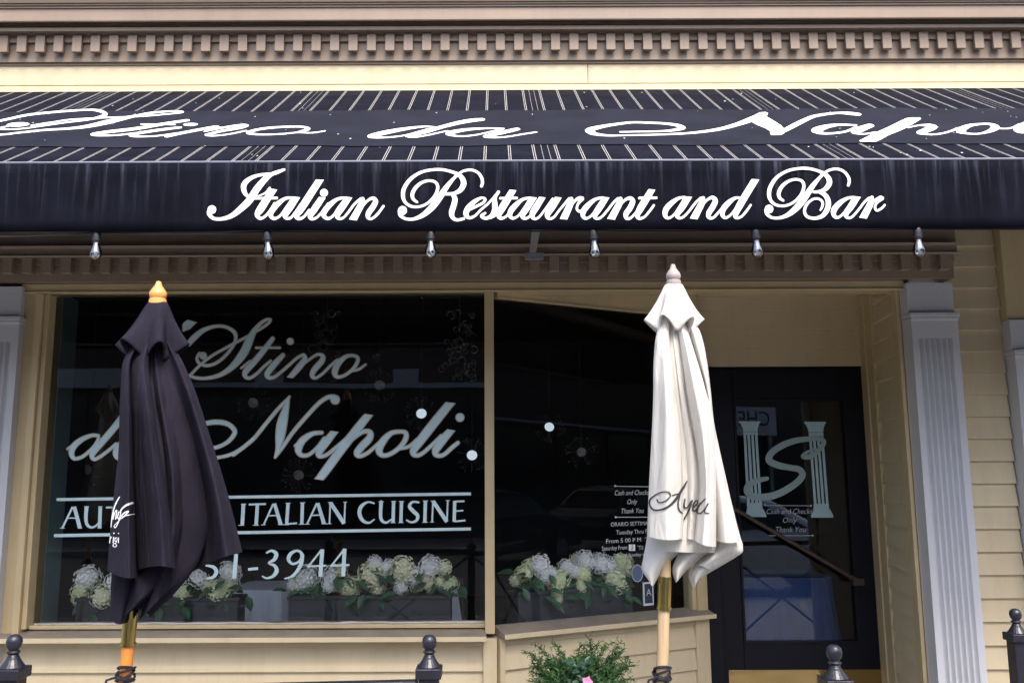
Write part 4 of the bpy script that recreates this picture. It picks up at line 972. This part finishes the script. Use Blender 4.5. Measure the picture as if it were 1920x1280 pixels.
def railing(a, b, zt):
    d = (b-a).normalized(); a2 = a+d*.03; b2 = b-d*.03; nn = Vector((-d.y, d.x, 0))
    for z in (zt, .14):
        MB().obox(a2-nn*.016+Vector((0, 0, z-.04)), b2-a2, nn*.032, (0, 0, .04)).build('rail', M_iron, fence, bevel=.003)
    m = (a2+b2)/2; e = Vector((0, 0, zt-.06)); g = Vector((0, 0, .16))
    MB().tube([a2+e, b2+g], .010, 8).build('brace', M_iron, fence); MB().tube([a2+g+nn*.021, b2+e+nn*.021], .010, 8).build('brace', M_iron, fence)
    return
railing(PE, PL, 1.035); railing(PL, PM, 1.040); railing(PM, PR, 1.028)
railing(P4, P5, 1.03)

# ------------------------------------------------------------------ fern pot in front of the angled wall
fern = empty('potted_fern', 'feathery green fern with a pink flower in a tall pot under the corner window', 'plant')
fc = at(1085, 1290, 4.25)
MB().lathe([(.12, 0), (.15, .02), (.19, fc.z-.10), (.205, fc.z-.08), (.205, fc.z-.05), (.18, fc.z-.05), (.17, fc.z-.09)], (fc.x, fc.y, 0), 28).build('pot', M_terra, fern, smooth=True)
fm = MB(); sm = MB()
rng = random.Random(3)
def sprig(base, tip, k, r):
    pts = []
    mid = base.lerp(tip, .55) + Vector((0, 0, .06))
    for i in range(11):
        t = i/10; pts.append(base*(1-t)**2 + mid*2*t*(1-t) + tip*t*t)
    sm.tube(pts, [.0016*(1-.6*i/10) for i in range(11)], 4, cap=False)
    for i in range(2, 11):
        for s in range(k):
            o = pts[i] + (pts[i-1]-pts[i])*rng.random()
            d = Vector((rng.gauss(0, 1), rng.gauss(0, 1), rng.gauss(.15, .8))).normalized()
            l = r*rng.uniform(.5, 1.1); e = o+d*l
            sd = d.cross(Vector((rng.gauss(0, 1), rng.gauss(0, 1), rng.gauss(0, 1)))).normalized()*.0022
            fm.add([o-sd, o+sd, e+sd*.4, e-sd*.4], [(0, 1, 2, 3)])
            if rng.random() < .6:
                for q in (.45, .75):
                    o2 = o+d*l*q; d2 = (d+Vector((rng.gauss(0, .8), rng.gauss(0, .8), rng.gauss(0, .8)))).normalized()*l*.5; s2 = d2.cross(sd).normalized()*.0019
                    fm.add([o2-s2, o2+s2, o2+d2+s2*.3, o2+d2-s2*.3], [(0, 1, 2, 3)])
base = fc+Vector((0, 0, -.08))
tips = []
for k in range(170):
    a = rng.uniform(0, 2*PI); rr = rng.uniform(.03, .28); hh = rng.uniform(.02, .17) - .25*max(rr-.16, 0)
    tips.append(Vector((base.x+rr*1.0*math.cos(a), base.y+rr*.75*math.sin(a), base.z+.05+hh)))
for u, v in [(1003, 1208), (1012, 1215), (998, 1225), (1035, 1205), (1045, 1210), (1148, 1202), (1162, 1203), (1170, 1215), (1180, 1230), (1192, 1245), (1165, 1225), (1155, 1215), (1104, 1195), (1095, 1206), (1120, 1205), (1135, 1208), (1186, 1240), (1172, 1252), (1000, 1250), (985, 1220), (1090, 1205), (1110, 1207)]:
    tips.append(at(u, v, 4.2+rng.uniform(-.08, .1)))
for tp in tips: sprig(base+Vector((rng.uniform(-.1, .1), rng.uniform(-.06, .06), 0)), tp, 9, .030)
fm.build('foliage', M_fern, fern, normals=False); sm.build('stem', M_fern, fern, normals=False)
lm = MB()
def leaf(mb, o, d, n, L, W):
    d = d.normalized(); s = d.cross(n).normalized(); n = s.cross(d)
    P_ = [o, o+d*L*.3+s*W*.45+n*L*.05, o+d*L*.65+s*W*.38+n*L*.02, o+d*L-n*L*.10, o+d*L*.65-s*W*.38+n*L*.02, o+d*L*.3-s*W*.45+n*L*.05, o+d*L*.35+n*L*.0, o+d*L*.68-n*L*.04]
    mb.add(P_, [(0, 1, 6), (1, 2, 7, 6), (2, 3, 7), (3, 4, 7), (4, 5, 6, 7), (5, 0, 6)])
for k in range(34):
    p = at(rng.uniform(1066, 1110), rng.uniform(1235, 1285), 4.06+rng.uniform(-.02, .05))
    leaf(lm, p, Vector((rng.gauss(0, 1), rng.gauss(-.6, .4), rng.gauss(0, .7))), Vector((0, -.6, .8)), rng.uniform(.03, .05), rng.uniform(.02, .03))
lm.build('broad_leaves', mat('deep_leaf', (.022, .065, .04), .5, var=.3), fern, normals=False)
pm = MB(); fp = at(1101, 1277, 4.0)
for k in range(5):
    a = 2*PI*k/5; d = Vector((math.cos(a), -.3, math.sin(a)))
    leaf(pm, fp, d, Vector((0, -1, 0)), .026, .026)
pm.build('flower', M_pink, fern, normals=False)

# ------------------------------------------------------------------ flower boxes behind the glass
def bloom_mesh(seed, m):
    r = random.Random(seed); mb = MB()
    for k in range(120):
        z = 1-2*(k+.5)/120; a = k*2.39996+r.uniform(-.2, .2); rr = math.sqrt(1-z*z); n = Vector((rr*math.cos(a), rr*math.sin(a), z))
        c = n*r.uniform(.74, 1.08); t = n.cross(Vector((.3, .2, 1))).normalized(); b = n.cross(t)
        ph = r.uniform(0, 6)
        for j in range(4):
            d = t*math.cos(ph+j*PI/2)+b*math.sin(ph+j*PI/2); s = n.cross(d); L = r.uniform(.13, .19)
            mb.add([c-n*.06, c+d*L*.6+s*L*.45+n*.03, c+d*L+n*.01, c+d*L*.6-s*L*.45+n*.03], [(0, 1, 2, 3)])
    n0 = 12
    mb.lathe([(.01, -.7)]+[(.7*math.sin(PI*i/8), -.7*math.cos(PI*i/8)) for i in range(1, 8)]+[(.01, .7)], n=n0)
    me = bpy.data.meshes.new('bloom'); me.from_pydata(mb.v, [], mb.f); me.materials.append(m); return me
BL = {'w': [bloom_mesh(i, M_bloomw) for i in (1, 2)], 'c': [bloom_mesh(i, M_bloomc) for i in (3, 4)], 'g': [bloom_mesh(i, M_bloomg) for i in (5, 6)]}
rb = random.Random(11)
def flower_box(label, xa, xb, blooms, yc, ytop, box_v, dirv=(1, 0, 0)):
    root = empty('flower_box', label, 'flower box', 'flower boxes inside the windows')
    pa = at(xa, box_v[0], yc if not callable(yc) else yc(xa)); pb = at(xb, box_v[0], yc if not callable(yc) else yc(xb))
    d = (pb-pa); d.z = 0; L = d.length; d.normalize(); nn = Vector((-d.y, d.x, 0))
    zt = pa.z; zb = zt-.17
    MB().obox(Vector((pa.x, pa.y, zb))+nn*.02, d*L, nn*.14, (0, 0, zt-zb)).obox(Vector((pa.x, pa.y, zt-.018))+nn*.008-d*.008, d*(L+.016), nn*.164, (0, 0, .02)).build('box', M_planter, root, bevel=.004)
    lf = MB()
    for (u, v, r, k) in blooms:
        y = (yc if not callable(yc) else yc(u)); p = at(u, v, y+.045+rb.uniform(-.025, .03)); s = r/FPX*y*.98
        o = bpy.data.objects.new('bloom', rb.choice(BL[k])); link(o, root); o.location = p
        o.scale = (s*rb.uniform(.85, 1.1), s*.9, s*rb.uniform(.85, 1.1)); o.rotation_euler = (rb.uniform(0, 6), rb.uniform(0, 6), rb.uniform(0, 6))
        if r > 15:
            o2 = bpy.data.objects.new('bloom', rb.choice(BL[k if rb.random() < .6 else rb.choice('wcg')])); link(o2, root)
            o2.location = p + Vector((rb.uniform(-1.1, 1.1)*s, rb.uniform(0, .05), rb.uniform(-.9, .25)*s)); q_ = s*rb.uniform(.5, .75); o2.scale = (q_, q_, q_); o2.rotation_euler = (rb.uniform(0, 6), rb.uniform(0, 6), 0)
        for q in range(3):
            c = p + Vector((rb.gauss(0, s*.9), rb.uniform(-.03, .08), rb.uniform(-s*1.6, s*.1)))
            leaf(lf, c, Vector((rb.gauss(0, 1), rb.uniform(-1, .2), rb.gauss(-.25, .6))), Vector((0, -.5, .9)), rb.uniform(.07, .11), rb.uniform(.04, .06))
    for q in range(int(L*60)):
        c = pa.lerp(pb, rb.random()); c = c+nn*rb.uniform(-.02, .14)+Vector((0, 0, rb.uniform(-.05, .10)))
        leaf(lf, c, Vector((rb.gauss(0, 1), rb.uniform(-1, .2), rb.gauss(-.4, .6))), Vector((0, -.5, .9)), rb.uniform(.06, .11), rb.uniform(.035, .055))
    lf.build('leaves', M_leaf, root, normals=False)
flower_box('dark box of hydrangeas behind the black umbrella in the left window', 140, 445,
    [(165,1082,24,'w'),(152,1108,20,'g'),(165,1128,16,'g'),(193,1118,25,'c'),(215,1090,20,'w'),(240,1110,24,'c'),(270,1090,24,'g'),(310,1105,22,'w'),(345,1112,19,'g'),(348,1138,13,'g'),(372,1085,20,'w'),(392,1098,15,'g'),(412,1108,24,'g'),(432,1072,22,'w'),(436,1098,14,'c')], 4.81, 0, (1122, 0))
flower_box('dark box of white and cream hydrangeas at the right of the big window', 540, 845,
    [(573,1083,27,'w'),(556,1098,14,'g'),(622,1080,22,'w'),(616,1098,14,'w'),(655,1098,20,'g'),(662,1115,13,'g'),(698,1076,30,'c'),(708,1100,18,'c'),(703,1055,17,'w'),(728,1062,16,'w'),(756,1066,27,'c'),(774,1078,18,'w'),(752,1100,16,'w'),(752,1116,8,'w'),(806,1062,25,'w'),(800,1090,18,'c'),(782,1098,14,'c'),(826,1090,12,'c'),(844,1096,16,'g'),(640,1068,14,'g')], 4.81, 0, (1118, 0))
yA = lambda u: (lambda p: p.y)(on_plane(u, 1110, A0-nA*.075, nA))
flower_box('dark box of white and green hydrangeas in the angled corner window', 975, 1190,
    [(982,1075,17,'g'),(992,1060,16,'g'),(1012,1058,22,'w'),(1022,1076,18,'w'),(1045,1088,25,'g'),(1042,1108,16,'g'),(1062,1062,17,'w'),(1078,1070,14,'w'),(1092,1075,17,'g'),(1090,1097,13,'g'),(1096,1050,21,'w'),(1126,1055,22,'w'),(1142,1060,16,'w'),(1148,1082,22,'g'),(1160,1098,16,'g'),(1172,1055,18,'c'),(1182,1068,13,'c'),(1162,1052,16,'g')], yA, 0, (1112, 0))

# small card leaning in the corner window
card = empty('menu_card', 'small white edged navy card with letter A standing in the corner window', 'card')
ca = on_plane(1207, 1134, gp-nA*.03, nA); cb = on_plane(1226, 1130, gp-nA*.03, nA); ct = on_plane(1207, 1090, gp-nA*.03, nA)
hgt = ct.z-ca.z; cd = (cb-ca); cd.z = 0
MB().obox(ca-Vector((0, 0, .004)), cd, -nA*.008, (0, 0, hgt)).build('frame', M_letter, card, bevel=.001)
MB().obox(ca+cd*.12+Vector((0, 0, hgt*.07))+nA*.0012, cd*.76, -nA*.001, (0, 0, hgt*.83)).build('face', M_navycard, card)
cm = MB(); cm.add(*text_mb('A', hgt*.42, ca+cd*.5+Vector((0, 0, hgt*.52))+nA*.003, cd, (0, 0, 1)))
cm.build('lettering', M_grey, card, normals=False)

# ------------------------------------------------------------------ dining room: draped tables, hanging ornaments
def draped_table(label, xc, yc, w_, d_, zt, m):
    root = empty('draped_table', label, 'table')
    n = 72; V = []
    for i, t in enumerate([0, .02, .3, .6, 1]):
        for k in range(n):
            a = 2*PI*k/n; ca_, sa = math.cos(a), math.sin(a); q = 1/max(abs(ca_), abs(sa)); q = min(q, 1.28)
            fl_ = 1+.14*t+.09*t*math.sin(a*11)
            V.append((xc+ca_*q*w_/2*fl_, yc+sa*q*d_/2*fl_, zt-(zt-.5)*t))
    fs = [(i*n+k, i*n+(k+1) % n, (i+1)*n+(k+1) % n, (i+1)*n+k) for i in range(4) for k in range(n)]+[tuple(range(n))]
    mb = MB(); mb.add(V, fs); mb.build('tablecloth', m, root, smooth=False)
    for sx in (-1, 1):
        for sy in (-1, 1): MB().tube([(xc+sx*w_*.4, yc+sy*d_*.4, .42), (xc+sx*w_*.4, yc+sy*d_*.4, zt-.02)], .02, 8).build('leg', M_rail, root)
tp = at(482, 1106, 5.55); draped_table('pale cloth covered table seen between the flower boxes', tp.x, 5.8, .36, .5, tp.z, M_cloth)
tp = at(1478, 1083, 5.72); draped_table('blue cloth covered table close behind the door glass', tp.x-.02, 5.98, .64, .5, tp.z, mat('blue_linen', (.035, .07, .20), .8, var=.06))
ch = at(848, 1092, 5.2)
sash = MB()
n = 20; V = []
for i in range(9):
    t = i/8
    for k in range(n):
        a = 2*PI*k/n; r = .018+.045*t+.006*math.sin(a*5)
        V.append((ch.x+.02*t+r*math.cos(a), ch.y+r*.6*math.sin(a), ch.z-.40*t))
sash.add(V, [(i*n+k, i*n+(k+1) % n, (i+1)*n+(k+1) % n, (i+1)*n+k) for i in range(8) for k in range(n)])
chair = empty('dining_chair', 'dining chair tied with a white sash beside the right flower box', 'chair')
sash.build('sash', M_cloth, chair, smooth=True)
MB().box(ch.x-.20, ch.x+.06, 5.25, 5.29, .80, ch.z+.02).build('backrest', M_rail, chair)
MB().box(ch.x-.20, ch.x+.06, 5.29, 5.62, .78, .82).build('seat', M_rail, chair)
for x in (ch.x-.19, ch.x+.05):
    for y in (5.27, 5.60): MB().box(x-.015, x+.015, y-.015, y+.015, .42, .80).build('leg', M_rail, chair)

ORN = [(162,880,'dim starburst ornament hanging low at the far left of the big window'),(475,755,'dim starburst ornament hanging in the curl of the big window lettering'),(560,890,'dim starburst ornament hanging below the word in gold script'),
       (790,775,'starburst ornament with bright disc hanging between the last script letters'),(885,853,'starburst ornament with bright disc hanging beside the window post'),
       (1030,800,'starburst ornament with bright white disc in the corner window'),(1090,847,'starburst ornament with half lit disc lower in the corner window'),(712,722,'dim starburst ornament hanging above the script letters')]
bead = MB().lathe([(.001, -1), (.7, -.7), (1, 0), (.7, .7), (.001, 1)], n=6)
for (u, v, lab) in ORN:
    y = 5.25 if u < 920 else 5.75
    p = at(u, v, y); root = empty('hanging_ornament', lab, 'ornament', 'starburst ornaments hung in the windows')
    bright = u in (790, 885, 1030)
    MB().lathe([(.001, -.004), (.030, -.003), (.031, 0), (.030, .003), (.001, .004)], (0, 0, 0), 24, axis=(rb.uniform(-.2, .2), -1, .35 if bright else -.3)).build('disc', M_glowdisc if bright else M_bead, root, smooth=False).location = p
    bm_ = MB()
    for k in range(64):
        a = rb.uniform(0, 2*PI); r = rb.uniform(.075, .105); c = p+Vector((r*math.cos(a), rb.uniform(-.03, .03), r*math.sin(a))); s = rb.uniform(.0022, .0042)
        bm_.add([c+Vector(q)*s for q in bead.v], bead.f)
        if k % 2 == 0: bm_.tube([p+(c-p)*.3, c], .0006, 3, cap=False)
    bm_.build('beads', M_bead, root, normals=False)
    MB().tube([p+Vector((0, 0, .03)), (p.x, p.y, 2.94)], .0008, 4).build('thread', M_bead, root)
for (u, v, lab) in [(862, 650, 'dark curly bead chandelier hanging at the right of the big window'), (612, 650, 'dark curly bead chandelier hanging over the first script word')]:
    p = at(u, v, 5.3); root = empty('bead_chandelier', lab, 'chandelier', 'bead chandeliers in the big window')
    cm = MB()
    for k in range(46):
        c = p+Vector((rb.gauss(0, .055), rb.gauss(0, .05), rb.uniform(-.2, .22))); r = rb.uniform(.012, .028); a0 = rb.uniform(0, 6); t1 = Vector((rb.gauss(0, 1), rb.gauss(0, .5), rb.gauss(0, 1))).normalized(); t2 = t1.cross(Vector((0, 1, .3))).normalized()
        cm.tube([c+t1*r*math.cos(a0+j*.7)+t2*r*math.sin(a0+j*.7) for j in range(8)], .0028, 5)
    cm.build('curls', M_bead, root, normals=False)
    MB().tube([p+Vector((0, 0, .1)), (p.x, p.y, 2.94)], .003, 5).build('rod', M_bead, root)

# ------------------------------------------------------------------ the far side of the street (seen in the glass)
opp = empty('brick_shop_row', 'long brick shop row with dark shopfronts across the street', 'building')
YO = -13.5
def mir(u, v, yo=YO, yg=4.725): p = at(u, v, 2*yg-yo); return p
zb1, zb2 = mir(500, 726).z, mir(500, 717).z
MB().box(-60, 9, YO-8, YO-.12, -.14, 5.2).build('wall', M_brick, opp); MB().box(9.002, 70, YO-8, YO-.122, -.14, 10).build('wall', M_brick, opp)  # second, taller wall is added to cut sky light on the right
MB().box(-60, 60, YO-.12, YO+.05, zb1, zb2).build('lintel_band', M_stucco, opp)
x0 = mir(20, 700).x; x1 = mir(228, 700).x
MB().box(x0-6, x1, YO-.115, YO+.02, zb2+.002, mir(500, 690).z).box(mir(737, 700).x, mir(785, 700).x, YO-.115, YO+.02, zb2+.002, mir(500, 690).z).box(mir(480, 700).x, mir(530, 700).x, YO-.115, YO+.02, zb2+.002, mir(500, 695).z).build('sign_board', M_stucco, opp)
for k in range(-9, 10):
    o = MB().box(k*5.2+.3, k*5.2+4.9, YO-.118, YO-.02, .35, zb1-.25).build('shop_window', M_darkglass, opp)
sg = empty('street_sign_board', 'pale shop sign reading CHE across the street mirrored in the door glass', 'sign')
a = at(1374, 762, 2*5.475+13.2); b = at(1440, 816, 2*5.475+13.2)
MB().box(a.x, b.x+.25, -13.28, -13.2, b.z, a.z).build('board', M_stucco, sg, bevel=.01)
MB().box(a.x+.3, a.x+.4, -13.3, -13.22, -.0, b.z).box(b.x, b.x+.1, -13.3, -13.22, 0, b.z).build('support_post', M_steel, sg)
tx = MB(); tx.add(*text_mb('CHE', (a.z-b.z)*.75, ((a.x+b.x)/2+.1, -13.195, (a.z+b.z)/2+.05), (-1, 0, 0), (0, 0, 1), width=(b.x-a.x)*.92)); tx.build('lettering', M_navycard, sg, normals=False)

car = empty('parked_car', 'silver saloon car parked along the kerb', 'car', 'cars parked along the kerb')
def carbody(car, cx, M_silver):
    cy, wd = -2.2, 1.76
    side = [(-2.25, .35), (-2.28, .62), (-2.15, .86), (-1.55, .95), (-.95, 1.38), (-.1, 1.46), (.55, 1.36), (1.22, .98), (1.95, .86), (2.25, .66), (2.27, .35)]
    mb = MB(); n = len(side); secs = [(-.5, .90), (-.46, 1.0), (.46, 1.0), (.5, .90)]
    V = []
    for f_, sc in secs:
        for x, z in side:
            tp_ = max(0, (z-.95)/.5); V.append((cx+x*(.97 if sc < 1 else 1), cy+f_*wd*(1-.22*tp_), .22+(z-.22)*(sc if z > .4 else 1)))
    F = [(s*n+i, s*n+(i+1) % n, (s+1)*n+(i+1) % n, (s+1)*n+i) for s in range(3) for i in range(n)]+[tuple(range(n)), tuple(range(3*n, 4*n))]
    mb.add([(x, y, z-.13) for x, y, z in V], F)
    o = mb.build('body', M_silver, car, smooth=False, bevel=.04)
    for sy in (1, -1):
        yy = lambda z: cy+sy*(.5*wd*(1-.22*max(0, (z-.95)/.5))+.006)
        g = [(-.86, .98), (-.72, 1.28), (-.05, 1.36), (.45, 1.28), (.98, .99)]
        MB().add([(cx+x, yy(z), z-.13) for x, z in g], [tuple(range(5))]).build('window', M_darkglass, car)
        for x in (-1.4, 1.4):
            wh = MB().tube([(cx+x, cy+sy*(wd/2-.2), .19), (cx+x, cy+sy*(wd/2+.012), .19)], .32, 28).build('wheel', M_tyre, car, bevel=.02)
            MB().tube([(cx+x, cy+sy*(wd/2+.005), .19), (cx+x, cy+sy*(wd/2+.02), .19)], .2, 20).build('rim', M_steel, wh)
        MB().box(cx+2.13, cx+2.25, cy+sy*.62-.14, cy+sy*.62+.14, .47, .58).build('headlight', M_disc, car, bevel=.02)
    MB().add([(cx+.60, cy-.58, 1.225), (cx+.60, cy+.58, 1.225), (cx+1.19, cy+.74, .885), (cx+1.19, cy-.74, .885)], [(0, 1, 2, 3)]).build('windshield', M_carglass, car)
    MB().add([(cx-1.0, cy-.58, 1.225), (cx-1.0, cy+.58, 1.225), (cx-1.52, cy+.74, .855), (cx-1.52, cy-.74, .855)], [(0, 1, 2, 3)]).build('rear_window', M_carglass, car)
carbody(car, 3.3, M_silver)
M_darkpaint = mat('charcoal_car_paint', (.02, .022, .028), .5, 0, var=.03, spec=.15)
for cx, lab in ((9.6, 'charcoal saloon car parked along the kerb beyond the silver one'), (15.2, 'charcoal saloon car parked farthest along the kerb')):
    carbody(empty('parked_car', lab, 'car', 'cars parked along the kerb'), cx, M_darkpaint)
